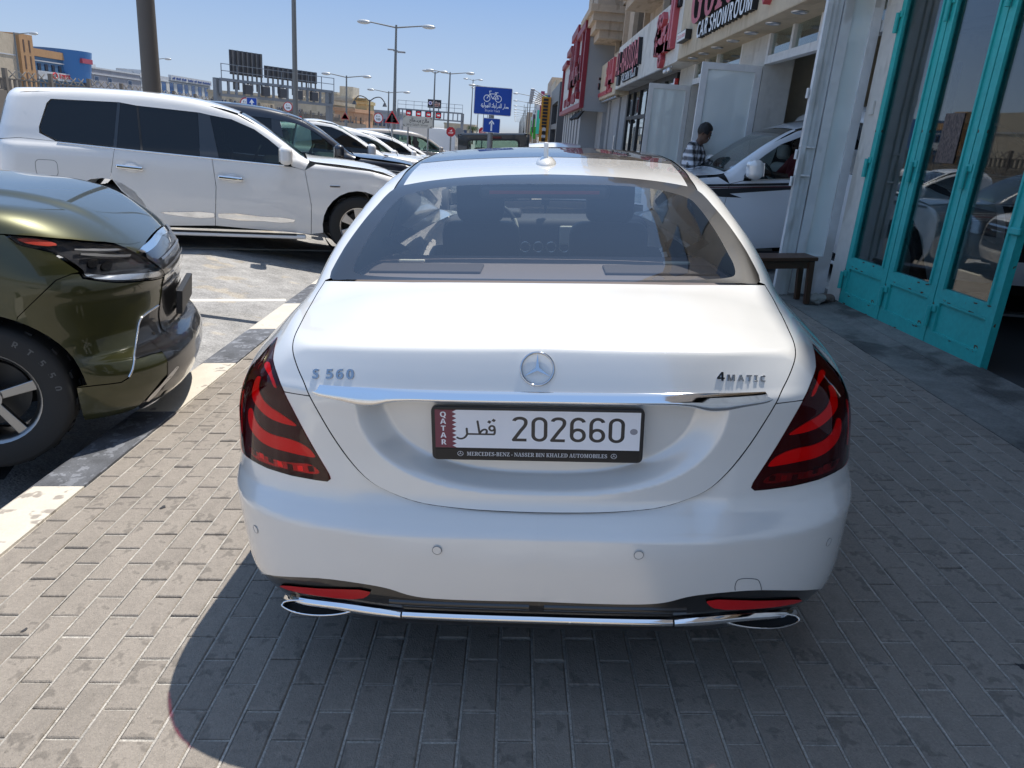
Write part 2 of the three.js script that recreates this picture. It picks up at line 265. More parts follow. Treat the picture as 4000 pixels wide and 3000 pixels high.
  part('bonnet', panel([[-.72, 4.0], [.72, 4.0], [.80, 4.6], [.70, 5.1], [-.70, 5.1], [-.80, 4.6]], topAt(0), .04, { flange: .01, maxEdge: .3 }), M.white, saloon);
  part('front_bumper', panel([[-.85, .25], [.85, .25], [.85, .80], [-.85, .80]], (x, y) => march(CB, x, y, -6.5, 0, 0, 1, 0, 3), .05, { maxEdge: .4 }), M.white, saloon);
  part('underbody', merge([box(1.60, .10, 4.3, 0, .25, -2.75), box(1.20, .08, .5, 0, .29, -.36)]), M.trim, saloon);
  for (const sg of [1, -1]) { // side windows
    part('side_window', panel([[1.30, 1.06], [2.28, 1.04], [2.28, 1.36], [1.95, 1.355], [1.6, 1.27]], (s, y) => march(CB, sg * 1.3, y, -s, -sg, 0, 0, .001, 1.2), .05), M.darkGlass, saloon);
    part('side_window', panel([[2.34, 1.04], [3.75, 1.00], [3.45, 1.22], [3.1, 1.35], [2.34, 1.36]], (s, y) => march(CB, sg * 1.3, y, -s, -sg, 0, 0, .001, 1.2), .05), M.darkGlass, saloon);
    for (const s of [1.17, 4.33]) {
      const w = part('wheel', merge([new THREE.LatheGeometry([[.20, -.11], [.31, -.12], [.34, -.10], [.347, -.06], [.347, .06], [.34, .10], [.31, .12], [.20, .11]].map(p => new THREE.Vector2(...p)), 32).rotateZ(Math.PI / 2)]), M.rubber, saloon); w.position.set(sg * .80, .347, -s);
      const rim = []; for (let i = 0; i < 5; i++) rim.push(box(.02, .22, .07, sg * .10, .115, 0).rotateX(i * Math.PI * .4)); part('rim', merge([...rim, new THREE.TorusGeometry(.225, .02, 8, 28).rotateY(Math.PI / 2).translate(sg * .09, 0, 0), cyl(.045, .045, .03, 16).rotateZ(Math.PI / 2).translate(sg * .1, 0, 0)]), M.satin, w);
    }
    const mir = part('door_mirror', rbox(.22, .13, .10, .045, sg * 1.0, 1.06, -3.55), M.white, saloon);
  }
  // tail lamps
  const lensMat = new THREE.MeshPhysicalMaterial({ color: lin(.84, .07, .08), roughness: .015, transmission: 1, thickness: 0, ior: 1.38, side: THREE.DoubleSide });
  const lampBack = new THREE.MeshPhysicalMaterial({ color: lin(.045, .002, .004), roughness: .8, specularIntensity: .2 }), led = new THREE.MeshPhysicalMaterial({ color: lin(.95, .02, .015), roughness: .6, specularIntensity: .3 }), rev = std(lin(.45, .45, .47), .18, .9);
  const bars = [
    [[.758, .067], [.722, .033], [.706, .007], [.697, .002], [.699, .014], [.711, .033], [.722, .053], [.735, .071], [.751, .075]],
    [[.758, .031], [.763, .004], [.754, -.023], [.729, -.046], [.692, -.065], [.647, -.092], [.644, -.097], [.663, -.096], [.703, -.088], [.737, -.076], [.773, -.052], [.797, -.023], [.793, .007], [.776, .034]],
    [[.799, -.055], [.791, -.081], [.77, -.105], [.73, -.123], [.668, -.134], [.631, -.146], [.606, -.162], [.595, -.18], [.626, -.178], [.684, -.169], [.735, -.160], [.781, -.142], [.818, -.110], [.826, -.079], [.816, -.055]],
    [[.855, .0], [.870, -.04], [.880, -.09], [.886, -.13], [.876, -.13], [.868, -.09], [.858, -.045], [.846, -.005]],
  ];
  const revP = [[.837, -.163], [.776, -.183], [.708, -.196], [.648, -.199], [.61, -.201], [.585, -.221], [.596, -.226], [.669, -.219], [.754, -.208], [.814, -.190]];
  const lampOff = () => -.0042;
  const inLamp = (k, add) => (x, v) => { const h = bodyAt(x, v, Math.min(lampOff(x) * k + add, -.0008)); return h && (h[4] * sB + h[5] * cB) > .02 ? h : null; };
  const inside = (off) => (x, v) => { const h = bodyAt(x, v, off); return h && (h[4] * sB + h[5] * cB) > .04 ? h : null; };
  for (const sg of [1, -1]) {
    const mx = (P) => P.map(p => [p[0] * sg, p[1]]);
    const lamp = part('tail_lamp', panel(mx(offPoly(lampPoly, .0005)), inLamp(1, 0), .010, { maxEdge: .12 }), lampBack, saloon, sg < 0 ? 'bright red tail lamp beside the road' : 'dark red tail lamp on the shaded side');
    bars.forEach((b, i) => part('light_bar', panel(mx(smoothPoly(b, 3)), inLamp(.45, 0), .008, { flange: .010, maxEdge: .08 }), led, lamp));
    part('reversing_lamp', panel(mx(smoothPoly(revP, 3)), inLamp(.45, 0), .01, { flange: .010 }), rev, lamp);
    for (let i = 0; i < 7; i++) { const x0 = .60 + i * .033, t = (x) => -.199 + .036 * sstep(.65, .84, x), P = [[x0, t(x0) - .021], [x0 + .017, t(x0 + .017) - .021], [x0 + .02, t(x0 + .02) - .006], [x0 + .003, t(x0) - .006]]; part('reflector_cell', panel(mx(P), inLamp(.30, 0), .012, { flange: .004 }), i % 2 ? M.chrome : M.trim, lamp); }
    part('lens', panel(mx(offPoly(lampPoly, .0015)), inside(.0016), .011, { maxEdge: .1 }), lensMat, lamp);
    // rear reflector, exhaust trim
    part('reflector', panel(mx(smoothPoly([[.742, -.568], [.730, -.561], [.60, -.548], [.45, -.543], [.472, -.565], [.60, -.573]], 3)), inside(.0015), .012, { flange: .008 }), std(lin(.5, .008, .012), .3), saloon);
  }
  // black lower apron
  part('rear_apron', panel(symPoly([...smH(skirtEdge).map(p => [p[0], p[1] - .001]), [.86, -.63], [.70, -.655], [.36, -.645], [0, -.65]].reverse()), inside(-.004), .012, { maxEdge: .12 }), M.gloss, saloon);
  const ribbon = (x0, x1, n, qt, qb, bulge, base = .002) => {
    const pos = [], idx = [], K = 8;
    for (let i = 0; i <= n; i++) { const x = x0 + (x1 - x0) * i / n; for (let k = 0; k <= K; k++) { const t = k / K, q = qt(Math.abs(x)) + (qb(Math.abs(x)) - qt(Math.abs(x))) * t, h = bodyAt(x, q, 0); const o = base + bulge * Math.sqrt(Math.max(0, 1 - (2 * t - 1) ** 2)); pos.push(h[0] + h[3] * o * .5, h[1] + h[4] * o * .5, h[2] + o); } }
    for (let i = 0; i < n; i++) for (let k = 0; k < K; k++) { const a = i * (K + 1) + k, b = a + K + 1; idx.push(a, a + 1, b, b, a + 1, b + 1); }
    const g = new THREE.BufferGeometry(); g.setAttribute('position', new THREE.Float32BufferAttribute(pos, 3)); g.setIndex(idx); g.computeVertexNormals(); g.setAttribute('uv', new THREE.Float32BufferAttribute(new Float32Array(pos.length / 3 * 2), 2)); return g;
  };
  part('chrome_trim', ribbon(-.365, .365, 40, () => -.600, () => -.619, .010), M.chrome, saloon);
  for (const sg of [1, -1]) {
    const qt = pchip([[.36, -.598], [.44, -.592], [.56, -.585], [.70, -.592], [.76, -.605]]), qb = pchip([[.36, -.617], [.44, -.616], [.56, -.607], [.70, -.614], [.76, -.622]]);
    part('chrome_trim', ribbon(sg * .369, sg * .738, 26, qt, qb, .014), M.chrome, saloon);
    // exhaust mouth
    const exP = smoothPoly([[-.128, .010], [-.06, .022], [.05, .024], [.118, .016], [.126, .004], [.09, -.014], [.02, -.023], [-.06, -.018], [-.112, -.004]], 4).map(p => [p[0], p[1] * .92]).reverse(), exM = (g2) => { if (sg < 0) { g2.scale(-1, 1, 1); const q = g2.index ? g2.toNonIndexed() : g2, a = q.attributes.position; for (const k of Object.keys(q.attributes)) { const t = q.attributes[k], n = t.itemSize; for (let i = 0; i < a.count; i += 3) for (let c = 0; c < n; c++) { const v = t.array[i * n + c]; t.array[i * n + c] = t.array[(i + 1) * n + c]; t.array[(i + 1) * n + c] = v; } } return q; } return g2; };
    const ex = part('exhaust_tip', exM(extrude(exP, .05, .002, [offPoly(exP, .0045)])), M.chrome, saloon);
    ex.position.set(sg * .594, .262, -.108); ex.rotation.set(-.62, sg * .30, sg * .01);
    part('exhaust_mouth', exM(extrude(offPoly(exP, .003), .004).translate(0, 0, .020)), M.gap, ex);
    part('apron_groove', ribbon(sg * .02, sg * .40, 20, () => -.566, () => -.584, .006, -.004), M.gloss, saloon);
  }
  part('apron_lip', ribbon(-.40, .40, 30, () => -.621, () => -.646, .004, -.001), M.gloss, saloon);
  // chrome strip across the boot lid
  {
    const n = 60, pos = [], idx = [], K = 7, yb = pchip([[0, .9145], [.30, .9135], [.37, .908], [.425, .893], [.45, .892], [.50, .899], [.60, .913], [.606, .918]]), ytp = pchip([[0, .944], [.4, .9435], [.606, .938]]);
    for (let i = 0; i <= n; i++) {
      const x = -.604 + 1.208 * i / n, ax = Math.abs(x), b = march(CB, x, .946, .8, 0, 0, -1, 0, 2), s0 = b[2], y0 = ytp(ax), y1 = yb(ax), H = y0 - y1, e = sstep(.604, .575, ax);
      for (const [t, d] of [[0, -.004], [.03, .004], [.25, .0085], [.5, .0130], [.68, .0165], [.85, .0155], [.97, .009], [1, -.02]]) pos.push(x, y0 - H * t, s0 + d * (.35 + .65 * e));
    }
    for (let i = 0; i < n; i++) for (let k = 0; k < K; k++) { const a = i * (K + 1) + k, b = a + K + 1; idx.push(a, a + 1, b, b, a + 1, b + 1); }
    const g = new THREE.BufferGeometry(); g.setAttribute('position', new THREE.Float32BufferAttribute(pos, 3)); g.setIndex(idx); g.computeVertexNormals(); g.setAttribute('uv', new THREE.Float32BufferAttribute(new Float32Array(pos.length / 3 * 2), 2));
    part('chrome_strip', g, M.chrome, lid);
  }
  // things stuck on the skin, turned to lie on it
  const stick = (m, x, q, off = 0) => { const h = bodyAt(x, q, off), n = V(h[3], h[4], h[5]), X = V(1, 0, 0).addScaledVector(n, -n.x).normalize(), Y = V().crossVectors(n, X); m.position.set(h[0], h[1], h[2]); m.quaternion.setFromRotationMatrix(new THREE.Matrix4().makeBasis(X, Y, n)); return m; };
  const star = stick(part('star_emblem', new THREE.TorusGeometry(.0405, .0030, 10, 48).scale(1, 1, 1.3), M.chrome, lid), -.006, .0585, .005);
  { const a = [], R = .0395; for (let k = 0; k < 3; k++) { const g = new THREE.ConeGeometry(.0068, R, 4, 1).rotateY(Math.PI / 4).scale(1, 1, .8).translate(0, R / 2, 0).rotateZ(k * Math.PI * 2 / 3); a.push(g); } const s = part('star', merge(a).toNonIndexed(), M.chrome, star); s.geometry.computeVertexNormals(); s.material = star.material = std(lin(.62, .63, .65), .06, 1); }
  const badgeMat = std(lin(.42, .43, .45), .10, 1);
  const badge = (str, x, q, size, gapw, f = font) => { for (const [i, ch] of [...str].entries()) { if (ch === ' ') { x += size * .5; continue; } const g = text3(ch, size * (i > 0 && str[0] === '4' ? .72 : 1), .0022, f, .0003); g.scale(1.22, 1, 1); g.computeBoundingBox(); const w = g.boundingBox.max.x - g.boundingBox.min.x; g.translate(-g.boundingBox.min.x, 0, 0); stick(part('badge_letter', g, badgeMat, lid), x, q, .0004); x += w + gapw; } };
  badge('S 560', -.585, .0270, .0250, .0070); badge('4MATIC', .437, .037, .0215, .0062);
  for (const [x, q] of [[-.80, -.397], [-.26, -.412], [.26, -.411], [.795, -.393]]) { const s = stick(part('parking_sensor', cyl(.0112, .0112, .003, 24).rotateX(Math.PI / 2), M.white, bumper), x, q, 0); part('sensor_ring', new THREE.TorusGeometry(.0120, .0007, 6, 28).translate(0, 0, .0014), std(lin(.20, .20, .20), .6), s); }
  { const P = smoothPoly([[.524, -.512], [.522, -.500], [.526, -.484], [.536, -.479], [.575, -.481], [.586, -.486], [.597, -.507], [.599, -.514]], 4, false), pts = P.map(p => { const h = bodyAt(p[0], p[1], .0004); return [h[0], h[1], h[2]]; }); part('towing_cover', tube(pts, .0011, 5, 60), std(lin(.14, .14, .14), .6), bumper); }
  for (const sg of [1, -1]) { const pts = [[.594, -.0165], [.63, -.0125], [.669, -.0075]].map(p => { const h = bodyAt(p[0] * sg, p[1], -.0006); return [h[0], h[1], h[2]]; }); part('panel_gap', tube(pts, .0016, 5, 12), M.gap, body); }
  // aerial fin
  const fin = part('roof_aerial', merge([extrude(smoothPoly([[-.05, 0], [.09, 0], [.10, .010], [.05, .030], [.022, .050], [.010, .082], [-.002, .092], [-.014, .090], [-.022, .060], [-.034, .030]], 4), .010, .0045).translate(0, 0, -.005).rotateY(Math.PI / 2), new THREE.SphereGeometry(1, 28, 14, 0, Math.PI * 2, 0, Math.PI / 2).scale(.044, .034, .085)]), M.white, saloon);
  { const h = bodyAt(0, .985); fin.position.set(.004, h[1] - .002, h[2] - .03); fin.rotation.x = .10; }
  // number plate
  const plate = part('number_plate', extrude(rectPts(.542, .147, .014), .012, .003), std(lin(.012, .012, .014), .35), saloon); plate.position.set(-.005, .819, -.098); plate.rotation.x = -.02;
  const ptex = canvasTex(2048, 480, (g, w, h) => {
    g.fillStyle = '#e9eaef'; g.fillRect(0, 0, w, h); g.fillStyle = '#6f1a3a'; g.beginPath(); g.moveTo(0, 0); g.lineTo(215, 0); const nz = 9; for (let i = 0; i < nz; i++) { g.lineTo(172, h * (i + .5) / nz); g.lineTo(215, h * (i + 1) / nz); } g.lineTo(0, h); g.fill();
    g.fillStyle = '#e9eaef'; g.font = 'bold 92px sans-serif'; g.textAlign = 'center';[...'QATAR'].forEach((c, i) => g.fillText(c, 82, 92 + i * 88));
    const em = (fn) => { g.lineCap = 'round'; g.lineJoin = 'round'; g.strokeStyle = '#14141c'; g.fillStyle = '#14141c'; fn(); };
    em(() => { g.lineWidth = 22; // the Arabic word on the plate
      g.beginPath(); g.moveTo(222, 352); g.bezierCurveTo(262, 384, 312, 352, 322, 300); g.lineTo(318, 235); g.stroke(); g.beginPath(); g.moveTo(325, 303); g.lineTo(590, 303); g.stroke();
      g.beginPath(); g.moveTo(428, 140); g.lineTo(448, 300); g.stroke(); g.beginPath(); g.moveTo(448, 300); g.bezierCurveTo(470, 225, 540, 225, 515, 292); g.stroke();
      g.beginPath(); g.ellipse(572, 226, 26, 30, 0, 0, 7); g.stroke(); g.beginPath(); g.moveTo(598, 226); g.quadraticCurveTo(606, 290, 590, 303); g.stroke();
      for (const [x, y] of [[546, 146], [590, 126]]) { g.save(); g.translate(x, y); g.rotate(.6); g.fillRect(-16, -16, 32, 32); g.restore(); } });
    const D = { 2: (x) => { g.beginPath(); g.moveTo(x + 18, 128); g.bezierCurveTo(x + 28, 78, x + 130, 78, x + 136, 134); g.bezierCurveTo(x + 140, 180, x + 110, 210, x + 84, 250); g.lineTo(x + 14, 368); g.lineTo(x + 144, 368); g.stroke(); }, 0: (x) => { g.beginPath(); g.moveTo(x + 18, 160); g.bezierCurveTo(x + 18, 70, x + 142, 70, x + 142, 160); g.lineTo(x + 142, 300); g.bezierCurveTo(x + 142, 390, x + 18, 390, x + 18, 300); g.closePath(); g.stroke(); }, 6: (x) => { g.beginPath(); g.moveTo(x + 138, 132); g.bezierCurveTo(x + 122, 70, x + 20, 72, x + 18, 168); g.lineTo(x + 18, 300); g.bezierCurveTo(x + 20, 388, x + 142, 388, x + 142, 300); g.bezierCurveTo(x + 142, 204, x + 24, 204, x + 18, 290); g.stroke(); } };
    em(() => { g.lineWidth = 36; g.lineCap = 'butt';[...'202660'].forEach((c, i) => D[c](775 + i * 192)); });
    g.fillStyle = '#8f8f97'; g.beginPath(); g.arc(1985, 240, 38, 0, 7); g.fill();
  });
  const pf = part('plate_face', new THREE.PlaneGeometry(.522, .103), new THREE.MeshPhysicalMaterial({ map: ptex, roughness: .35, clearcoat: .4, clearcoatRoughness: .2 }), plate); pf.position.set(0, .0135, .0162);
  const st = canvasTex(2048, 112, (g, w, h) => { g.fillStyle = '#101014'; g.fillRect(0, 0, w, h); g.fillStyle = '#c9cbd0'; g.font = 'bold 66px serif'; g.textAlign = 'center'; g.fillText('MERCEDES-BENZ - NASSER BIN KHALED AUTOMOBILES', w / 2, 80, 1420); g.strokeStyle = '#c9cbd0'; g.lineWidth = 5; for (const x of [250, 1798]) { g.beginPath(); g.arc(x, 56, 28, 0, 7); g.stroke(); for (let k = 0; k < 3; k++) { const a = -Math.PI / 2 + k * 2.094; g.beginPath(); g.moveTo(x, 56); g.lineTo(x + 26 * Math.cos(a), 56 + 26 * Math.sin(a)); g.stroke(); } } });
  const sf = part('plate_caption', new THREE.PlaneGeometry(.522, .0255), new THREE.MeshStandardMaterial({ map: st, roughness: .4 }), plate); sf.position.set(0, -.0545, .0162);
  // cabin
  const leather = std(lin(.018, .018, .021), .55), shelf = std(lin(.20, .155, .145), .8), cream = std(lin(.62, .57, .47), .7), inner = saloon;
  part('parcel_shelf', rbox(1.30, .03, .74, .012, 0, 1.062, -.99), shelf, inner);
  for (const sg of [1, -1]) { part('speaker_cover', rbox(.40, .012, .17, .006, sg * .42, 1.081, -1.02), std(lin(.085, .065, .063), .9), inner); part('shelf_trim', rbox(.10, .012, .02, .005, sg * .50, 1.088, -1.14), cream, inner); }
  part('rear_seat', merge([rbox(1.26, .62, .20, .07, 0, .74, -1.50), rbox(1.26, .2, .55, .07, 0, .48, -1.8)]), leather, inner);
  for (const sg of [1, -1]) { const seat = part('front_seat', rbox(.46, .62, .17, .075, sg * .375, .75, -2.78), leather, inner); part('headrest', rbox(.28, .27, .13, .06, sg * .375, 1.19, -2.76), leather, seat); part('cushion', rbox(.52, .2, .55, .07, sg * .375, .46, -3.05), leather, seat); }
  part('dashboard', merge([rbox(1.42, .34, .42, .06, 0, .82, -3.76), rbox(.42, .07, .2, .03, -.38, 1.005, -3.72)]), std(lin(.05, .043, .045), .7), inner);
  part('dashboard_panel', rbox(.52, .13, .03, .012, .36, .88, -3.54), cream, inner);
  for (let i = 0; i < 4; i++) { const v = part('air_vent', new THREE.TorusGeometry(.034, .005, 8, 24).translate(-.135 + i * .09, .80, -3.53), M.chrome, inner); part('vent_blade', box(.055, .004, .004, -.135 + i * .09, .80, -3.53), M.chrome, v); }
  const sw = part('steering_wheel', new THREE.TorusGeometry(.185, .016, 10, 36), leather, inner); sw.position.set(-.375, .93, -3.35); sw.rotation.x = -.35;
  part('steering_trim', new THREE.TorusGeometry(.185, .017, 8, 12, .9).rotateZ(-.45), cream, sw);
  part('mirror_stalk', merge([rbox(.06, .05, .03, .015, 0, 1.10, -3.62), cyl(.008, .008, .06, 8, 0, 1.05, -3.63)]), M.trim, inner);
  part('rear_view_mirror', rbox(.24, .07, .03, .015, 0, 1.33, -3.3), M.trim, inner);
  part('headliner', panel([[-.58, 1.5], [.58, 1.5], [.58, 3.0], [-.58, 3.0]], (x, s) => march(CB, x, 2.2, -s, 0, -1, 0, -.03, 2.2), .1), cream, inner);
  for (const sg of [1, -1]) part('pillar_trim', panel([[.56, 1.02], [1.9, 1.0], [1.9, 1.36], [1.55, 1.34], [1.25, 1.255], [1.0, 1.165], [.8, 1.10]], (s, y) => { const h = march(CB, sg * 1.3, y, -s, -sg, 0, 0, -.03, 1.2); return h; }, .06), cream, inner);
  part('floor_pan', box(1.5, .04, 3.4, 0, .32, -2.7), M.trim, inner);
  const bl = part('brake_light_housing', rbox(.50, .05, .09, .02, 0, 1.335, -1.30), M.trim, inner); part('brake_light', box(.42, .012, .004, 0, 1.335, -1.252), std(lin(.2, .005, .005), .4), bl);
}
// ---------- ground ----------
const groundY = pchip([[-60, -.24], [8, -.24], [14, -.27], [30, -.5], [60, -.95], [120, -1.3], [400, -1.5]]);   // the road dips away ahead
{
  const nA = noise2(64, 3), nB = noise2(128, 5), nC = noise2(16, 9);
  const asphalt = dataTex(1024, (u, v) => { const c = fbm(nC, u, v, 16), f = nB(u * 512, v * 512), f2 = nB(u * 256 + 7, v * 256), sp = f > .86 ? .16 : f < .10 ? -.14 : 0; const k = .63 + (c - .5) * .18 + (f2 - .5) * .12 + sp; const sand = sstep(.60, .75, fbm(nA, u, v, 8)); return [k + sand * .05, k * .985 + sand * .025, k * .965 - sand * .015]; });
  const asphaltB = dataTex(512, (u, v) => nB(u * 256, v * 256) * .7 + nB(u * 512, v * 512) * .3, false);
  const road = new THREE.MeshStandardMaterial({ map: asphalt, bumpMap: asphaltB, bumpScale: .004, roughness: .95, color: lin(.80, .80, .80) });
  const rows = [-40, -20, -8, 0, 4, 8, 11, 14, 18, 24, 30, 40, 60, 90, 150, 300, 800, 2500], cols = [-1500, -400, -120, -60, -30, -15, -8, -4, -2.1, 0, 3, 10, 60, 400, 1500];
  const pos = [], uv = [], idx = [];
  for (const F of rows) for (const x of cols) { const far = x > -2.15 ? -.30 : 0; pos.push(x, groundY(Math.min(F, 400)) + far, -F); uv.push(x / 2.5, F / 2.5); }
  for (let i = 0; i < rows.length - 1; i++) for (let j = 0; j < cols.length - 1; j++) { const a = i * cols.length + j, b = a + cols.length; idx.push(a, a + 1, b, b, a + 1, b + 1); }
  const g = new THREE.BufferGeometry(); g.setAttribute('position', new THREE.Float32BufferAttribute(pos, 3)); g.setAttribute('uv', new THREE.Float32BufferAttribute(uv, 2)); g.setIndex(idx); g.computeVertexNormals();
  structure('road', g, road);
  // painted bay lines
  const wornPaint = std(lin(.62, .58, .50), .9);
  const bay = (x0, F0, x1, F1, w) => { const a = V(x0, groundY(F0) + .004, -F0), b = V(x1, groundY(F1) + .004, -F1), d = b.clone().sub(a).normalize(), n = V(-d.z, 0, d.x).multiplyScalar(w / 2), p = [a.clone().add(n), a.clone().sub(n), b.clone().sub(n), b.clone().add(n)]; const q = new THREE.BufferGeometry(); q.setAttribute('position', new THREE.Float32BufferAttribute(p.flatMap(v => v.toArray()), 3)); q.setAttribute('uv', new THREE.Float32BufferAttribute([0, 0, 1, 0, 1, 1, 0, 1], 2)); q.setIndex([0, 1, 2, 0, 2, 3]); q.computeVertexNormals(); const m = structure('bay_line', q, wornPaint); };
  for (let k = 0; k < 8; k++) bay(-6.4, 6.35 + k * 3.35 - .4, -2.36, 7.45 + k * 3.35, .10);
  // kerb blocks, painted black and white in turn
  const nk = noise2(32, 21), kt = (dark) => dataTex(512, (u, v) => { const w = fbm(nk, u, v, 8), s = fbm(nk, u + .37, v + .11, 24), f = nB(u * 256, v * 256); if (dark) { const k = .40 + (w - .5) * .22 + (f - .5) * .08 + (s > .62 ? .12 : 0); return [k * .97, k * .99, k * 1.04]; } const worn = sstep(.62, .70, w * .6 + s * .4); const k = .86 + (f - .5) * .05 + (w - .5) * .08; return [k - worn * .22, k * .96 - worn * .22, k * .89 - worn * .20]; });
  const kW = new THREE.MeshStandardMaterial({ map: kt(false), roughness: .85, color: lin(.8, .8, .8) }), kD = new THREE.MeshStandardMaterial({ map: kt(true), roughness: .85, color: lin(.8, .8, .8) });
  const kerb = new THREE.Group(); kerb.name = 'kerb'; kerb.userData.kind = 'structure'; scene.add(kerb); kerb.quaternion.copy(tiltQ);
  const blockG = [0, 1, 2].map(i => { const g = extrude([[-.27, -.30], [0, -.30], [0, .006], [-.235, .004], [-.262, -.010], [-.27, -.035]], .968, .004); const p = g.attributes.position, u = g.attributes.uv; for (let k = 0; k < p.count; k++) u.setXY(k, p.getX(k) * .9 + p.getY(k) + i * .3, p.getZ(k) * .9 + i * .4); return g; });
  for (let i = -3; i < 40; i++) { const m = part('kerb_block', blockG[(i + 9) % 3], i % 2 ? kW : kD, kerb); m.position.set(-2.003 + rr(-.003, .003), rr(-.003, .002), -(3.09 + (i + 1) * .972)); }
  // paving blocks
  const pave = new THREE.Group(); pave.name = 'pavement'; pave.userData.kind = 'structure'; scene.add(pave); pave.quaternion.copy(tiltQ);
  const pt = [0, 1, 2, 3, 4].map(i => dataTex(256, (u, v) => { const f = nB(u * 128 + i * 31, v * 128), f2 = nB(u * 64 + 9 * i, v * 64 + i), c = fbm(nk, u + i * .21, v + i * .33, 6), sp = f > .93 ? .10 : f < .06 ? -.12 : 0; const st = sstep(.60, .74, c) * .10; const k = [.575, .585, .565, .58, .592][i] + (f2 - .5) * .05 + (c - .5) * .08 + sp * .9 - st * 1.05; return [k * 1.03, k * .968, k * .895]; }));
  const pb = dataTex(256, (u, v) => nB(u * 128, v * 128) * .6 + fbm(nk, u, v, 10) * .4, false);
  const pm = pt.map(t => new THREE.MeshStandardMaterial({ map: t, bumpMap: pb, bumpScale: .0022, roughness: .92, color: lin(.80, .80, .80) }));
  const PW = .1022, PL = .2155, gw = .0084, ch = .0040;
  const block = (i, jx, jz) => { // chamfered block, top at y = 0
    const w = PW / 2 - gw / 2, l = PL / 2 - gw / 2, ri = [[-w, -l], [w, -l], [w, l], [-w, l]], top = ri.map(([x, z]) => [x - Math.sign(x) * ch, z - Math.sign(z) * ch]); const pos = [], uv = [], u0 = i * .37, v0 = i * .61;
    const quad = (a, b, c, d) => { for (const p of [a, b, c, a, c, d]) { pos.push(...p); uv.push(p[0] * 3.2 + u0 + p[1], p[2] * 3.2 + v0 + p[1]); } };
    const T = top.map(([x, z]) => [x, 0, z]), E = ri.map(([x, z]) => [x, -ch * .8, z]), B = ri.map(([x, z]) => [x, -.03, z]);
    quad(T[0], T[3], T[2], T[1]); for (let k = 0; k < 4; k++) { const n = (k + 1) % 4; quad(E[k], T[k], T[n], E[n]); quad(B[k], E[k], E[n], B[n]); }
    const g = new THREE.BufferGeometry(); g.setAttribute('position', new THREE.Float32BufferAttribute(pos, 3)); g.setAttribute('uv', new THREE.Float32BufferAttribute(uv, 2)); g.computeVertexNormals(); return g;
  };
  const bg = Array.from({ length: 9 }, (_, i) => block(i));
  const cells = [];
  for (let c = 0; c < 45; c++) for (let k = 0; k < 62; k++) {
    const x = -2.0 + PW * (c + .5) + .002, F = .30 + PL * (k + (c % 2 ? .5 : 0)); const v = V(x, 0, -F).applyQuaternion(tiltQ).project(camera2());
    const hid = Math.abs(x - .05) < .8 && F > 1.9; const inn = Math.abs(v.x) < 1.03 && Math.abs(v.y) < 1.05; cells.push({ x, F, d: (inn ? 0 : 100) + (hid ? 50 : 0) + Math.hypot(x, F) });
  }
  cells.sort((a, b) => a.d - b.d);
  const restBy = pm.map(() => []);
  cells.forEach((c, i) => {
    const mat = Math.floor(rnd() * 5), tx = rr(-.012, .012), tz = rr(-.010, .010), dy = rr(-.0028, .0012), g = bg[Math.floor(rnd() * 9)], ry = rr(-.006, .006);
    if (i < 298) { const m = part('paving_block', g, pm[mat], pave); m.position.set(c.x, dy, -c.F); m.rotation.set(tx, ry, tz); }
    else restBy[mat].push(g.clone().applyMatrix4(new THREE.Matrix4().makeRotationFromEuler(new THREE.Euler(tx, ry, tz)).setPosition(c.x, dy, -c.F)));
  });
  restBy.forEach((l, i) => { const m = part('paving_blocks', mergeGeometries(l), pm[i], pave); m.userData.kind = 'stuff'; });
  const sandT = dataTex(512, (u, v) => { const f = nB(u * 256, v * 256), c = fbm(nk, u, v, 12), k = .71 + (f - .5) * .22 + (c - .5) * .16; return [k, k * .965, k * .91]; });
  sandT.repeat.set(1.2, 1.2);
  const bed = part('joint_sand', new THREE.PlaneGeometry(4.62, 60).rotateX(-Math.PI / 2).translate(.29, -.0072, -27), new THREE.MeshStandardMaterial({ map: sandT, roughness: 1, color: lin(.8, .8, .8) }), pave);
  { const u = bed.geometry.attributes.uv, p = bed.geometry.attributes.position; for (let k = 0; k < p.count; k++) u.setXY(k, p.getX(k), p.getZ(k)); }
  { const st = [], h = -.0022; for (let c = 1; c < 45; c++) { const x = -2.0 + PW * c + .002, g2 = new THREE.PlaneGeometry(.0066, 14, 1, 90).rotateX(-Math.PI / 2).translate(x, h, -6.9), p = g2.attributes.position, u = g2.attributes.uv; for (let k = 0; k < p.count; k++) { p.setY(k, h - .0032 * Math.abs(Math.sin(p.getZ(k) * 3.1 + c * 1.7) * Math.sin(p.getZ(k) * 1.3 + c))); u.setXY(k, p.getX(k), p.getZ(k)); } st.push(g2); } const m = part('joint_fill', mergeGeometries(st), bed.material, pave); m.userData.kind = 'stuff'; }
  // dark spots trodden into the blocks
  const gum = std(lin(.035, .035, .038), .8);
  for (const [px, pF, r] of [[-1.03, 2.55, .014], [-1.62, 2.05, .009], [-1.55, 2.9, .012], [-1.22, 1.45, .010], [.06, 1.36, .017], [-1.42, 1.22, .011], [1.55, 1.9, .016], [2.1, 2.2, .012], [1.5, 1.35, .014]]) { const P = Array.from({ length: 11 }, (_, i) => { const a = i / 11 * 6.283, q = r * rr(.55, 1.15); return [q * Math.cos(a) * 1.4, q * Math.sin(a)]; }); const m = part('gum_stain', extrude(smoothPoly(P, 2), .0012).rotateX(-Math.PI / 2), gum, pave); m.position.set(px, .0006, -pF); m.rotation.y = rr(0, 6); }
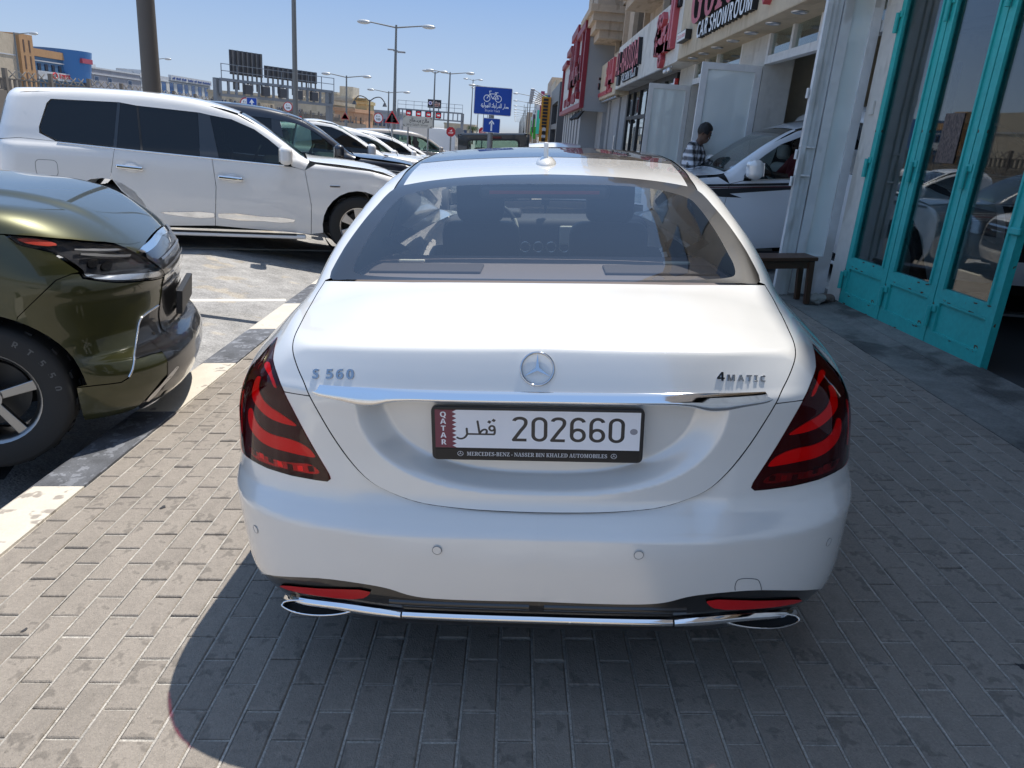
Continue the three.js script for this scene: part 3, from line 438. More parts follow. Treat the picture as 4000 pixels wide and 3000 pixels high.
  // concrete gutter and threshold in front of the shops
  const ct = dataTex(1024, (u, v) => { const c = fbm(nk, u, v, 5), s = fbm(nk, u + .5, v + .2, 18), f = nB(u * 256, v * 256), st = sstep(.52, .70, c * .7 + s * .3); const k = .56 + (f - .5) * .07 + (s - .5) * .16 - st * .20; return [k * 1.0, k * .985, k * .94]; });
  const conc = new THREE.MeshStandardMaterial({ map: ct, bumpMap: pb, bumpScale: .004, roughness: .92, color: lin(.72, .72, .72) });
  const slab = (name, pts, len, F0) => { const g = extrude(pts, len, 0); const p = g.attributes.position, u = g.attributes.uv; for (let k = 0; k < p.count; k++) u.setXY(k, (p.getX(k) + p.getY(k)) / 2.2, p.getZ(k) / 2.2); const m = part(name, g, conc, pave); m.position.set(0, 0, -F0 - len); return m; };
  slab('gutter', [[2.60, -.1], [2.60, .001], [2.72, -.004], [2.86, -.016], [2.96, .004], [2.96, -.1]], 58, -1);
  slab('threshold', [[2.962, -.1], [2.962, .006], [3.20, .020], [3.20, -.1]], 58, -1);
}
function camera2() { camera.updateMatrixWorld(); camera.updateProjectionMatrix(); return camera; }
// ---------- off-road cars parked nose-in ----------
// local frame: x across, y up, l forward (z = -l), l = 0 near the front axle
function suvForm(o) {
  const W = pchip(o.W), top = pchip(o.top), nose = pchip(o.nose), tail = pchip(o.tail ?? [[.2, -3.95], [.6, -4.10], [1.2, -4.10], [1.6, -4.02], [1.9, -3.92]]);
  const A = o.A ?? .5, p = o.p ?? 2.8, B = .35;
  return (x, y, z) => {
    const l = -z, ax = Math.abs(x), yc = clamp(y, .1, 2.1), w = W(yc);
    let side = ax - w; const rf = l - (nose(yc) - A), rb = (tail(yc) + B) - l;
    if (rf > 0) side = (Math.pow(Math.pow(ax / w, p) + Math.pow(rf / A, p), 1 / p) - 1) * (.55 * A + .3 * w);
    else if (rb > 0) side = (Math.pow(Math.pow(ax / w, 3) + Math.pow(rb / B, 3), 1 / 3) - 1) * .5;
    const t = (y - top(l) + (o.crown ?? .05) * ax * ax - (o.dome ? o.dome * (1 - sstep(.46, .56, ax)) * sstep(.75, .3, l) : 0)) * .86;
    return Math.max(smax(side, t, o.k ?? .09), (o.floor ?? .22) - y);
  };
}
const LXW = [[.2, .90], [.45, .955], [.75, .975], [.95, .972], [1.12, .962], [1.22, .94], [1.28, .905], [1.45, .855], [1.7, .775], [1.9, .70], [2.05, .62]];
const LXT = [[-4.22, 1.5], [-4.1, 1.78], [-3.95, 1.865], [-3.5, 1.912], [-3.0, 1.945], [-2.4, 1.955], [-1.9, 1.93], [-1.59, 1.885], [-1.25, 1.795], [-.95, 1.645], [-.6, 1.415], [-.42, 1.295], [-.3, 1.268], [.05, 1.252], [.42, 1.215], [.74, 1.15], [.95, 1.05], [1.15, .80]];
const LXN = [[.2, .85], [.4, 1.0], [.6, 1.06], [.9, 1.04], [1.1, .98], [1.4, .9]];
function wheelInto(parent, x, y, l, r, sg, opt = {}) {
  const w = part('wheel', new THREE.LatheGeometry([[r * .60, -.11], [r * .72, -.128], [r * .92, -.126], [r * .985, -.105], [r, -.075], [r, .075], [r * .985, .105], [r * .92, .126], [r * .72, .128], [r * .60, .11]].map(p => new THREE.Vector2(...p)), 48).rotateZ(Math.PI / 2), M.rubber, parent); w.position.set(x, y, -l);
  if (opt.plain) { part('rim', cyl(r * .6, r * .6, .10, 24).rotateZ(Math.PI / 2).translate(sg * .05, 0, 0), M.satin, w); return w; }
  const bl = []; for (let i = 0; i < 34; i++) bl.push(box(.05, .012, .032, 0, r + .002, 0).translate(i % 2 ? .045 : -.045, 0, 0).rotateX(i / 34 * 6.283)); part('tread', merge(bl), M.rubber, w).userData.kind = 'stuff';
  part('rim_barrel', new THREE.LatheGeometry([[r * .61, -.09], [r * .57, -.05], [r * .55, .08], [r * .60, .113], [r * .635, .118]].map(p => new THREE.Vector2(p[0], p[1] * sg)), 40).rotateZ(-Math.PI / 2), opt.rim ?? M.satin, w);
  const sp = []; const ns = opt.spokes ?? 5; for (let i = 0; i < ns; i++) for (const e of opt.twin === false ? [0] : [-.13, .13]) { const P = [[-.020, r * .1], [.020, r * .1], [.026 + Math.abs(e) * .05, r * .60], [-.026 - Math.abs(e) * .05, r * .60]]; sp.push(extrude(P, .022, .004).rotateZ(e).translate(0, 0, -.01).rotateY(sg * Math.PI / 2).translate(sg * .085, 0, 0).rotateX(i / ns * 6.283)); }
  part('spokes', merge(sp), opt.rim ?? M.satin, w); part('hub_cap', cyl(r * .14, r * .16, .03, 20).rotateZ(Math.PI / 2).translate(sg * .095, 0, 0), opt.rim ?? M.satin, w);
  part('brake_disc', cyl(r * .44, r * .44, .02, 28).rotateZ(Math.PI / 2).translate(sg * .0, 0, 0), std(lin(.05, .05, .05), .5, .6), w);
  return w;
}
const arcPts = (cx, cy, r, a0, a1, n = 14) => Array.from({ length: n + 1 }, (_, i) => { const a = (a0 + (a1 - a0) * i / n) * Math.PI / 180; return [cx + r * Math.cos(a), cy + r * Math.sin(a)]; });
function buildSuv(o) {
  const g = thing(o.name, o.label, 'car', o.group), f = suvForm({ W: LXW, top: LXT, nose: LXN, ...o.form });
  const ob = o.paint, cell = o.cell ?? .035, sx = o.sy ?? 1;
  const sideAt = (sg, off = 0) => (l, y) => { const h = march(f, sg * 1.35, y, -l, -sg, 0, 0, off, 1.35); return h && h[0] * sg > .02 ? h : null; };
  const topAt = (off = 0) => (x, l) => march(f, x, 2.5, -l, 0, -1, 0, off, 2.4);
  const rw = o.rearWheel ?? -2.86, fw = .27, wy = .40, ar = .485;
  const arR = arcPts(rw, wy, ar, 195, -12).filter(p => p[1] > .3), arF = arcPts(fw, wy, ar, 192, -5).filter(p => p[1] > .26);
  const P = {
    quarter: [[-4.08, .55], [-4.02, .50], [-3.40, .50], ...arR, [-2.36, .32], [-2.43, .52], [-2.668, .74], [-2.779, .90], [-2.713, 1.247], [-3.337, 1.283], [-3.75, 1.30], [-4.09, 1.25]],
    rear_door: [[-2.33, .315], [-1.592, .345], [-1.557, .85], [-1.588, 1.195], [-2.709, 1.245], [-2.773, .90], [-2.662, .745], [-2.426, .525]],
    front_door: [[-1.585, .345], [-.37, .275], [-.365, .67], [-.442, 1.115], [-.60, 1.15], [-1.582, 1.193], [-1.55, .85]],
    fender: [[-.362, .275], ...arF, [.98, .50], [1.055, .6], [1.03, .95], [.74, 1.085], [.42, 1.15], [-.3, 1.20], [-.436, 1.12], [-.358, .67]],
    pillars: [[-3.75, 1.305], [-3.36, 1.288], [-3.53, 1.37], [-3.53, 1.44], [-3.44, 1.72], [-3.395, 1.77], [-2.65, 1.792], [-2.45, 1.768], [-1.73, 1.743], [-1.6, 1.723], [-1.34, 1.690], [-1.065, 1.588], [-.885, 1.472], [-.645, 1.287], [-.605, 1.158], [-.44, 1.12], [-.38, 1.235], [-.62, 1.385], [-.97, 1.605], [-1.27, 1.745], [-1.6, 1.83], [-1.9, 1.868], [-2.4, 1.888], [-3.0, 1.88], [-3.5, 1.845], [-3.95, 1.79], [-4.06, 1.5], [-4.09, 1.26]],
    w3: smoothPoly([[-3.43, 1.70], [-3.385, 1.762], [-3.0, 1.775], [-2.67, 1.785], [-2.73, 1.262], [-3.335, 1.296], [-3.50, 1.372], [-3.52, 1.44]], 1), w2: [[-2.63, 1.783], [-2.45, 1.762], [-1.745, 1.738], [-1.735, 1.21], [-2.69, 1.255]], w1: [[-1.60, 1.718], [-1.34, 1.685], [-1.07, 1.583], [-.89, 1.467], [-.655, 1.285], [-.615, 1.165], [-1.50, 1.202]],
    bp: [[-1.742, 1.742], [-1.603, 1.722], [-1.503, 1.20], [-1.732, 1.208]], cp: [[-2.668, 1.788], [-2.632, 1.786], [-2.692, 1.252], [-2.728, 1.26]], roofL: -3.9,
  };
  Object.assign(P, o.P ?? {});
  for (const sg of [1, -1]) {
    const S = (n) => panel(P[n], sideAt(sg), cell, { flange: .01, maxEdge: .3 });
    for (const [n, nm] of [['quarter', 'rear_quarter'], ['rear_door', 'rear_door'], ['front_door', 'front_door'], ['fender', 'front_wing'], ['pillars', 'roof_pillars']]) if (P[n]) { const m = part(nm, S(n), ob, g); if (n.endsWith('door') && o.handles !== false) { const hx = n[0] === 'r' ? -2.55 : -1.37, hy = n[0] === 'r' ? 1.03 : .965, h = sideAt(sg)(hx, hy); const hd = part('door_handle', rbox(.04, .055, .31, .022), M.chrome, m); hd.position.set(h[0] + sg * .030, hy, h[2]); hd.rotation.x = -.06; part('handle_cup', new THREE.SphereGeometry(.075, 16, 10).scale(.16, .8, 1.15), ob, hd).position.set(-sg * .022, 0, -.02); } }
    const gm = o.glass ?? M.darkGlass;
    for (const w of ['w3', 'w2', 'w1']) if (P[w]) part('side_window', panel(P[w], sideAt(sg, -.006), cell * 1.4), o.rearDark && w !== 'w1' ? M.darkGlass : gm, g);
    for (const w of ['bp', 'cp']) if (P[w]) part('door_pillar', panel(P[w], sideAt(sg, -.002), cell * 1.4, { flange: .01 }), M.gloss, g);
    if (o.divider !== false && P.w2) part('window_divider', panel([[-2.455, 1.763], [-2.432, 1.762], [-2.395, 1.238], [-2.42, 1.24]], sideAt(sg, -.003), .06), M.trim, g);
    { const pts = []; for (let l = -3.34; l <= -.62; l += .08) { const y = l < -2.71 ? 1.275 - (l + 3.34) / .63 * .03 : 1.245 - (l + 2.71) / 2.1 * .09, h = sideAt(sg, .002)(l, y - .0); if (h) pts.push([h[0], h[1], h[2]]); } if (o.belt !== false) part('belt_moulding', tube(pts, .011, 5, pts.length * 2), M.chrome, g); }
    const mr = part('door_mirror', rbox(.27, .235, .17, .075, 0, 0, 0, 4), o.mirror ?? ob, g);
    mr.position.set(sg * 1.13, 1.30, .68); part('mirror_arm', rbox(.18, .05, .07, .02, -sg * .14, -.09, -.03), M.trim, mr); part('mirror_face', rbox(.22, .16, .01, .005, 0, 0, .082), M.chrome, mr);
    part('running_board', rbox(.16, .05, 1.85, .02, sg * .92, .235, 1.36), o.board ?? ob, g); if (o.board !== M.trim) part('step_pad', box(.10, .012, 1.6, sg * .95, .264, 1.36), M.trim, g);
    for (const l of [rw, fw]) wheelInto(g, sg * .82, wy, l, .40, sg, { plain: o.plainWheels, ...o.wheel });
    for (const l of [rw, fw]) part('wheel_arch', new THREE.CylinderGeometry(ar, ar, .5, 28, 1, true, -Math.PI * .5, Math.PI).rotateZ(Math.PI / 2).translate(sg * .66, wy, -l), M.gap, g);
  }
  part('roof', panel([[-.70, P.roofL], [.70, P.roofL], [.71, -3.0], [.71, -1.8], [.69, -1.25], [-.69, -1.25], [-.71, -1.8], [-.71, -3.0]], topAt(-.0015), .06, { maxEdge: .4 }), o.roofPaint ?? ob, g);
  part('windscreen', panel([[-.66, -1.22], [.66, -1.22], [.80, -.44], [-.80, -.44]], topAt(0), .07), o.screen ?? M.greenGlass, g);
  for (const sg of [1, -1]) part('windscreen_pillar', panel([[.66, -1.26], [.80, -.40], [.90, -.38], [.72, -1.26]].map(p => [p[0] * sg, p[1]]), topAt(-.001), .06, { maxEdge: .4 }), ob, g);
  const hood = part('bonnet', panel([[-.86, -.40], [.86, -.40], [.88, .2], [.84, .6], [.70, .9], [-.70, .9], [-.84, .6], [-.88, .2]], topAt(-.0012), .05, { flange: .01, maxEdge: .35 }), ob, g);
  const front = (P2, off, c = .05) => panel(P2, (x, y) => march(f, x, y, -2.6, 0, 0, 1, off, 3.4), c, { maxEdge: .3 });
  part('front_bumper', front([[-.88, .42], [.88, .42], [.88, .70], [-.88, .70]], 0), ob, g);
  const gr = part('grille', front([[-.48, .62], [.48, .62], [.52, 1.05], [-.52, 1.05]], .004), M.trim, g); for (let i = 0; i < 4; i++) part('grille_bar', front([[-.47, .70 + i * .085], [.47, .70 + i * .085], [.47, .73 + i * .085], [-.47, .73 + i * .085]], .012), M.chrome, gr);
  part('nose_panel', front([[-.86, .70], [.86, .70], [.84, 1.14], [-.84, 1.14]], -.002), ob, g);
  for (const sg of [1, -1]) part('headlamp', front([[.56, .80], [.88, .84], [.86, 1.04], [.58, 1.0]].map(p => [p[0] * sg, p[1]]), .008), new THREE.MeshPhysicalMaterial({ color: lin(.55, .57, .6), roughness: .12, metalness: .6, clearcoat: 1 }), g);
  part('tailgate', panel([[-.85, .5], [.85, .5], [.80, 1.25], [.66, 1.80], [-.66, 1.80], [-.80, 1.25]], (x, y) => march(f, x, y, 5.6, 0, 0, -1, 0, 3.4), .08, { maxEdge: .5 }), ob, g);
  part('rear_screen', panel([[-.74, 1.3], [.74, 1.3], [.62, 1.72], [-.62, 1.72]], (x, y) => march(f, x, y, 5.6, 0, 0, -1, .004, 3.4), .08, { maxEdge: .5 }), gmRear(o), g);
  part('underbody', box(1.7, .14, 4.4, 0, .36, 1.5), M.gap, g);
  const tr = std(o.trimColor ?? lin(.05, .045, .04), .7);
  part('dashboard', rbox(1.5, .3, .45, .08, 0, 1.06, .78), std(lin(.03, .03, .03), .6), g);
  for (const sx2 of [-.40, .40]) for (const l of [-1.5, -2.45]) { if (l < -2 && o.form?.cab) continue; const s = part('seat', rbox(.52, .70, .18, .08, sx2, .98, -l), tr, g); part('headrest', rbox(.28, .2, .13, .06, sx2, 1.47, -l + .02), tr, s); part('cushion', rbox(.52, .18, .55, .07, sx2, .70, -l - .3), tr, s); }
  const st = part('steering_wheel', new THREE.TorusGeometry(.19, .017, 8, 28), M.trim, g); st.position.set(-.40, 1.17, 1.10); st.rotation.x = -.45;
  g.userData.f = undefined; g.form = f; g.sideAt = sideAt; g.frontPanel = front; return g;
}
const gmRear = (o) => o.glass ?? M.darkGlass;
function place(g, x, F, deg, y = groundY(F)) { g.position.set(x, y, -F); g.rotation.y = deg * Math.PI / 180; return g; }
const ROW = 17, rowTurn = -(90 - ROW), rv = [Math.sin(ROW * Math.PI / 180), -Math.cos(ROW * Math.PI / 180)];
const rowPlace = (g, px, pF) => place(g, px - .97 * rv[0], pF - .97 * rv[1], rowTurn);
{
  const whiteBig = buildSuv({ name: 'parked_suv', label: 'large white four-wheel-drive with tinted side windows and chrome door handles, beside the green car', paint: M.whiteSuv, cell: .022, rearDark: true, glass: new THREE.MeshPhysicalMaterial({ color: lin(.10, .115, .115), roughness: .01, transmission: 1, thickness: 0, side: THREE.DoubleSide }), wheel: { spokes: 6 }, group: 'cars parked nose-in along the kerb' });
  rowPlace(whiteBig, -2.5, 10.4);
  const S = whiteBig.sideAt(1, .006);
  part('door_moulding', panel(smoothPoly([[-2.24, .49], [-2.0, .505], [-1.60, .508], [-1.60, .455], [-2.0, .455]], 2), S, .03, { flange: .008 }), M.chrome, whiteBig); part('door_moulding', panel(smoothPoly([[-1.54, .507], [-1.0, .49], [-.58, .465], [-.60, .43], [-1.0, .43], [-1.54, .453]], 2), S, .03, { flange: .008 }), M.chrome, whiteBig);
  { const pts = smoothPoly(rectPts(.235, .19, .05, -3.47, .97, 5), 1).map(p => { const h = whiteBig.sideAt(1, .0005)(...p); return [h[0], h[1], h[2]]; }); part('fuel_flap', tube(pts, .0022, 4, 60, true), M.gap, whiteBig); }
  { const h = whiteBig.sideAt(1)(-.05, .93); const b = part('wing_badge', rbox(.012, .03, .14, .006), M.chrome, whiteBig); b.position.set(h[0] + .004, .93, h[2]); }
  // dark car with striped flanks
  const navy = paint(lin(.006, .008, .018), { roughness: .3 });
  const dark = buildSuv({ name: 'parked_suv', label: 'dark blue four-wheel-drive with red and white flank stripes behind the large white one', paint: navy, glass: M.greenGlass, rearDark: true, trimColor: lin(.35, .30, .22), plainWheels: true, belt: false, group: 'cars parked nose-in along the kerb' });
  rowPlace(dark, -2.48, 13.3);
  const Sd = dark.sideAt(1, .003), strip = (a, b, y0, y1, w, m, n) => { const top = [], bot = []; for (let i = 0; i <= 16; i++) { const t = i / 16, l = a + (b - a) * t, y = y0 + (y1 - y0) * t; top.push([l, y + w * (1 - t * .7)]); bot.unshift([l, y]); } part('flank_stripe', panel([...top, ...bot], Sd, .06), m, dark); };
  const sw = std(lin(.75, .75, .74), .4), sr = std(lin(.45, .02, .02), .4); strip(-2.2, .9, 1.17, 1.00, .02, sw); strip(-2.2, .8, 1.135, .97, .014, sw); strip(-2.2, .9, 1.105, .945, .018, sr); strip(-1.9, .5, 1.075, .93, .012, sw); strip(-1.9, .3, 1.05, .91, .010, sw);
  // white pick-up
  const pickT = [[-4.2, 1.18], [-3.0, 1.20], [-2.28, 1.22], [-2.22, 1.30], [-2.12, 1.72], [-2.0, 1.80], [-1.75, 1.82], [-1.45, 1.79], [-1.2, 1.70], [-.95, 1.56], [-.6, 1.36], [-.42, 1.27], [-.3, 1.24], [.1, 1.21], [.5, 1.16], [.8, 1.05], [1.0, .9], [1.15, .7]];
  const pick = buildSuv({ name: 'parked_pickup', label: 'white pick-up with a single cab window, between the dark blue car and a white hatchback', paint: M.whiteSuv, form: { top: pickT, cab: true }, plainWheels: true, handles: false, belt: false, divider: false, board: M.trim, group: 'cars parked nose-in along the kerb',
    P: { rear_door: null, quarter: [[-3.96, .55], [-3.4, .5], ...arcPts(-2.86, .40, .485, 195, -12).filter(p => p[1] > .3), [-1.95, .32], [-1.95, 1.15], [-3.9, 1.14]], front_door: [[-1.94, .34], [-.37, .275], [-.365, .67], [-.442, 1.10], [-1.94, 1.15]], w3: null, w2: null, bp: null, cp: null, roofL: -2.05, w1: smoothPoly([[-1.86, 1.66], [-1.80, 1.70], [-1.45, 1.675], [-1.25, 1.61], [-.95, 1.46], [-.62, 1.245], [-.56, 1.14], [-1.82, 1.17]], 1), pillars: [[-1.95, 1.155], [-1.83, 1.165], [-1.87, 1.66], [-1.81, 1.705], [-1.45, 1.68], [-1.25, 1.615], [-.95, 1.465], [-.62, 1.25], [-.55, 1.135], [-.44, 1.105], [-.40, 1.2], [-.62, 1.32], [-.97, 1.52], [-1.22, 1.65], [-1.45, 1.73], [-1.75, 1.765], [-2.0, 1.75], [-2.12, 1.68], [-2.2, 1.3], [-2.2, 1.15]] } });
  rowPlace(pick, -2.48, 16.2);
  part('roof_marker', box(.5, .05, .06, 0, 1.82, 2.05), M.red, pick); part('aerial', rod([.8, 1.2, .1], [.85, 1.85, .35], .006, .003, 6), M.black, pick);
  const lowT = LXT.map(([l, y]) => [l, y < 1.3 ? y * .86 : 1.12 + (y - 1.3) * .72]);
  const crossG = (paintM, nm, label, px, pF, glass, k) => { const g = buildSuv({ name: nm, label, paint: paintM, glass, plainWheels: true, handles: false, cell: .06, group: 'cars parked nose-in along the kerb' }); rowPlace(g, px, pF); g.scale.set(.97, k, .97); return g; };
  crossG(M.whiteSuv, 'parked_suv', 'white car with clear green windows just behind the pick-up', -2.55, 19.4, M.greenGlass, .90);
  crossG(M.whiteSuv, 'parked_suv', 'white car with black side glass, third past the dark blue one', -2.5, 22.6, M.darkGlass, .88);
  crossG(M.whiteSuv, 'parked_suv', 'small white car low behind the row of big white ones', -2.5, 25.8, M.darkGlass, .78);
  crossG(paint(lin(.30, .27, .24)), 'parked_suv', 'beige four-wheel-drive at the far end of the parked row', -2.5, 30.5, M.greenGlass, .95);
}
// ---------- olive green car, its front wheel at the kerb ----------
{
  const g = thing('green_suv', 'metallic olive green four-wheel-drive with black grille, its nose over the kerb', 'car');
  const T = [[-3.6, 1.6], [-3.2, 1.86], [-2.2, 1.93], [-1.6, 1.88], [-1.15, 1.66], [-.75, 1.42], [-.55, 1.345], [-.3, 1.33], [-.1, 1.318], [.08, 1.305], [.22, 1.283], [.38, 1.238], [.56, 1.145], [.66, 1.075], [.70, 1.035], [.76, .95], [.85, .8]];
  const N = [[.12, .56], [.18, .74], [.25, .825], [.30, .85], [.38, .873], [.45, .872], [.52, .838], [.58, .785], [.68, .757], [.83, .755], [.90, .768], [.95, .762], [1.02, .730], [1.1, .67], [1.25, .5]];
  const f = suvForm({ W: [[.15, .90], [.3, .94], [.6, .975], [.9, .985], [1.1, .965], [1.22, .935], [1.32, .89], [1.42, .84], [1.6, .80], [1.9, .70]], top: T, nose: N, tail: [[.2, -3.7], [.6, -3.85], [1.2, -3.85], [1.9, -3.6]], A: .62, p: 2.5, crown: .03, k: .07, dome: .022, floor: .15 });
  const green = new THREE.MeshPhysicalMaterial({ color: lin(.042, .043, .011), metalness: .5, roughness: .36, clearcoat: 1, clearcoatRoughness: .02 });
  const S = (off = 0, sg = 1) => (l, y) => { const h = march(f, sg * 1.35, y, -l, -sg, 0, 0, off, 1.35); return h && h[0] * sg > -.02 ? h : null; };
  const arch = arcPts(0, .37, .437, 184, -19, 22).filter(p => p[1] > .235);
  const lampP = smoothPoly([[.164, 1.161], [.275, 1.152], [.401, 1.132], [.526, 1.103], [.612, 1.070], [.653, 1.036], [.703, .980], [.749, .900], [.745, .868], [.682, .898], [.579, .924], [.50, .950], [.459, .966], [.448, .992], [.342, 1.078], [.212, 1.117]], 3);
  const C = .014;
  for (const sg of [1, -1]) {
    const p = (n, P, m, off = 0, o = {}) => part(n, panel(P, S(off, sg), o.cell ?? C, { flange: .01, maxEdge: .2, ...o }), m, g);
    p('front_wing', [...arcPts(0, .37, .437, 184, 66, 16), [.183, .790], [.353, .963], [.416, .988], [.444, .993], [.342, 1.083], [.212, 1.121], [.162, 1.164], [-.3, 1.172], [-.9, 1.185], [-.9, .3], [-.44, .30]], green);
    p('bonnet_side', [[-.9, 1.19], [-.3, 1.177], [.166, 1.169], [.275, 1.158], [.401, 1.138], [.526, 1.109], [.612, 1.076], [.645, 1.068], [.60, 1.10], [.5, 1.165], [.36, 1.225], [.2, 1.262], [-.1, 1.285], [-.9, 1.30]], green);
    p('bumper_side', [...arcPts(0, .37, .437, 66, 8, 9), [.388, .424], [.479, .426], [.576, .422], [.611, .442], [.626, .478], [.631, .523], [.629, .537], [.636, .629], [.651, .700], [.685, .722], [.72, .732], [.742, .738], [.743, .822], [.742, .862], [.682, .893], [.579, .919], [.50, .945], [.456, .960], [.444, .983], [.416, .984], [.357, .960], [.188, .790]].filter(q => q[1] > .2), green);
    p('bumper_corner', [[.636, .523], [.643, .629], [.657, .694], [.687, .714], [.72, .724], [.742, .729], [.743, .588], [.750, .542], [.755, .510], [.70, .521]], M.gloss);
    p('lower_bumper', [[.394, .225], [.39, .33], [.388, .418], [.479, .420], [.576, .416], [.616, .436], [.632, .475], [.638, .518], [.70, .517], [.761, .506], [.834, .44], [.78, .40], [.738, .368], [.68, .30], [.62, .24], [.58, .225]], green);
    p('lip_spoiler', [[.62, .236], [.684, .297], [.742, .364], [.784, .396], [.838, .436], [.855, .43], [.85, .36], [.80, .26], [.72, .195], [.62, .19]], M.gloss, -.006);
    p('lip_trim', smoothPoly([[.66, .262], [.73, .335], [.80, .40], [.81, .39], [.74, .322], [.67, .252]], 2), M.satin, .002);
    { const pts = smoothPoly([[.717, .728], [.681, .718], [.654, .698], [.639, .629], [.632, .537], [.633, .521], [.626, .475], [.610, .442]], 4, false).map(q => { const h = S(.003, sg)(...q); return [h[0], h[1], h[2]]; }); part('chrome_moulding', tube(pts, .006, 6, 40), M.chrome, g); }
    const lamp = p('headlamp', lampP, std(lin(.03, .03, .034), .35), -.03);
    part('side_marker', panel(smoothPoly([[.207, 1.146], [.275, 1.144], [.349, 1.122], [.354, 1.112], [.277, 1.117], [.216, 1.136]], 2), S(-.010, sg), .02, { flange: .008 }), std(lin(.45, .03, .01), .35), lamp);
    part('running_light', panel(smoothPoly([[.46, .980], [.537, .963], [.622, .949], [.735, .906], [.738, .880], [.683, .905], [.579, .932], [.477, .963]], 3), S(-.008, sg), .012, { flange: .008 }), std(lin(.7, .72, .75), .12, .8), lamp);
    for (const [l, y] of [[.489, 1.019], [.54, 1.000]]) part('projector', panel(circlePts(.02, 16, l, y), S(-.020, sg), .02, { flange: .012 }), std(lin(.12, .12, .13), .15, .9), lamp);
    part('lamp_louvre', panel([[.42, 1.092], [.49, 1.084], [.60, 1.062], [.60, 1.055], [.42, 1.086]], S(-.014, sg), .03, { flange: .006 }), M.satin, lamp); part('lamp_louvre', panel([[.444, 1.070], [.499, 1.063], [.625, 1.030], [.622, 1.022], [.444, 1.063]], S(-.014, sg), .03, { flange: .006 }), M.satin, lamp);
    part('lens', panel(offPoly(lampP, .003), S(.002, sg), .014, { flange: .02 }), new THREE.MeshPhysicalMaterial({ color: lin(.93, .94, .95), roughness: .01, transmission: 1, thickness: 0, ior: 1.5, side: THREE.DoubleSide }), lamp);
    p('washer_cover', [[.657, .888], [.675, .880], [.682, .852], [.668, .857]], green, .0018);
    const pk = part('parking_sensor', cyl(.010, .010, .004, 14).rotateZ(Math.PI / 2), M.gloss, g); { const h = S(.001, sg)(.70, .60); pk.position.set(h[0], h[1], h[2]); }
    p('door', [[-.91, .30], [-.91, 1.2], [-2.0, 1.24], [-3.7, 1.24], [-3.75, .5], [-3.3, .4], ...arcPts(-2.85, .40, .46, 185, -5, 10), [-2.3, .3]], green, 0, { cell: .06 });
    p('glasshouse', [[-.8, 1.44], [-1.1, 1.62], [-1.6, 1.82], [-2.4, 1.87], [-3.2, 1.8], [-3.6, 1.5], [-3.72, 1.25], [-2.0, 1.245], [-.92, 1.21]], M.darkGlass, 0, { cell: .08 });
    const w = wheelInto(g, sg * .84, .37, 0, .37, sg, { rim: std(lin(.35, .35, .35), .28, 1), spokes: 5, twin: false });
    for (const [i, ch] of [...'RT550'].entries()) { const a = (62 - i * 13) * Math.PI / 180, t = text3(ch, .034, .002); t.translate(-.012, -.017, 0); t.rotateZ(a - Math.PI / 2).translate(.315 * Math.cos(a), .315 * Math.sin(a), .125); if (sg > 0) part('tyre_letter', t.rotateY(Math.PI / 2), std(lin(.10, .10, .10), .8), w); }
    wheelInto(g, sg * .84, .37, -2.85, .37, sg, { plain: true });
    part('wheel_arch', new THREE.CylinderGeometry(.45, .45, .5, 28, 1, true, -Math.PI * .5, Math.PI).rotateZ(Math.PI / 2).translate(sg * .66, .37, 0), M.gap, g);
  }
  part('bonnet', panel([[-.87, -.9], [.87, -.9], [.88, .2], [.80, .4], [.55, .66], [-.55, .66], [-.80, .4], [-.88, .2]], (x, l) => march(f, x, 2.5, -l, 0, -1, 0, -.0012, 2.4), .03, { maxEdge: .3 }), green, g);
  part('roof', panel([[-.72, -3.4], [.72, -3.4], [.72, -1.4], [.86, -.6], [-.86, -.6], [-.72, -1.4]], (x, l) => march(f, x, 2.5, -l, 0, -1, 0, -.002, 2.4), .08, { maxEdge: .5 }), M.darkGlass, g);
  const FR = (P, off, c = .03) => panel(P, (x, y) => march(f, x, y, -2.2, 0, 0, 1, off, 2.6), c, { maxEdge: .2 });
  const gr = part('grille', FR(smoothPoly([[-.50, .60], [-.36, .53], [.36, .53], [.50, .60], [.40, .80], [.36, .88], [.52, 1.0], [.42, 1.035], [0, 1.045], [-.42, 1.035], [-.52, 1.0], [-.36, .88], [-.40, .80]], 2), .004), M.gloss, g);
  for (let i = 0; i < 8; i++) part('grille_bar', FR([[-.36, .60 + i * .052], [.36, .60 + i * .052], [.36, .612 + i * .052], [-.36, .612 + i * .052]], .016), i > 4 ? M.satin : M.gloss, gr);
  part('bonnet_lip', FR(smoothPoly([[-.56, 1.045], [-.3, 1.062], [0, 1.07], [.3, 1.062], [.56, 1.045], [.5, 1.025], [0, 1.045], [-.5, 1.025]], 2), .012), M.chrome, g);
  part('lower_intake', FR([[-.66, .28], [.66, .28], [.64, .58], [-.64, .58]], .002), M.gloss, g); part('front_lip', FR([[-.62, .17], [.62, .17], [.60, .30], [-.60, .30]], .001), M.gloss, g);
  const pl = part('plate_holder', rbox(.54, .14, .035, .006), M.trim, g); pl.position.set(0, .70, -.80); pl.rotation.x = -.06;
  for (const sg of [1, -1]) part('inner_liner', panel([[.42, .26], [.60, .26], [.78, .34], [.78, .50], [.70, .55], [.68, .9], [.60, 1.0], [.42, .9]], S(-.035, sg), .05, { maxEdge: .3 }), M.gap, g);
  part('underbody', box(1.6, .12, 4.2, 0, .36, 1.5), M.gap, g);
  const a = [-2.59, 3.38]; place(g, a[0] - .95 * rv[0], a[1] - .95 * rv[1], rowTurn, -.236);
}
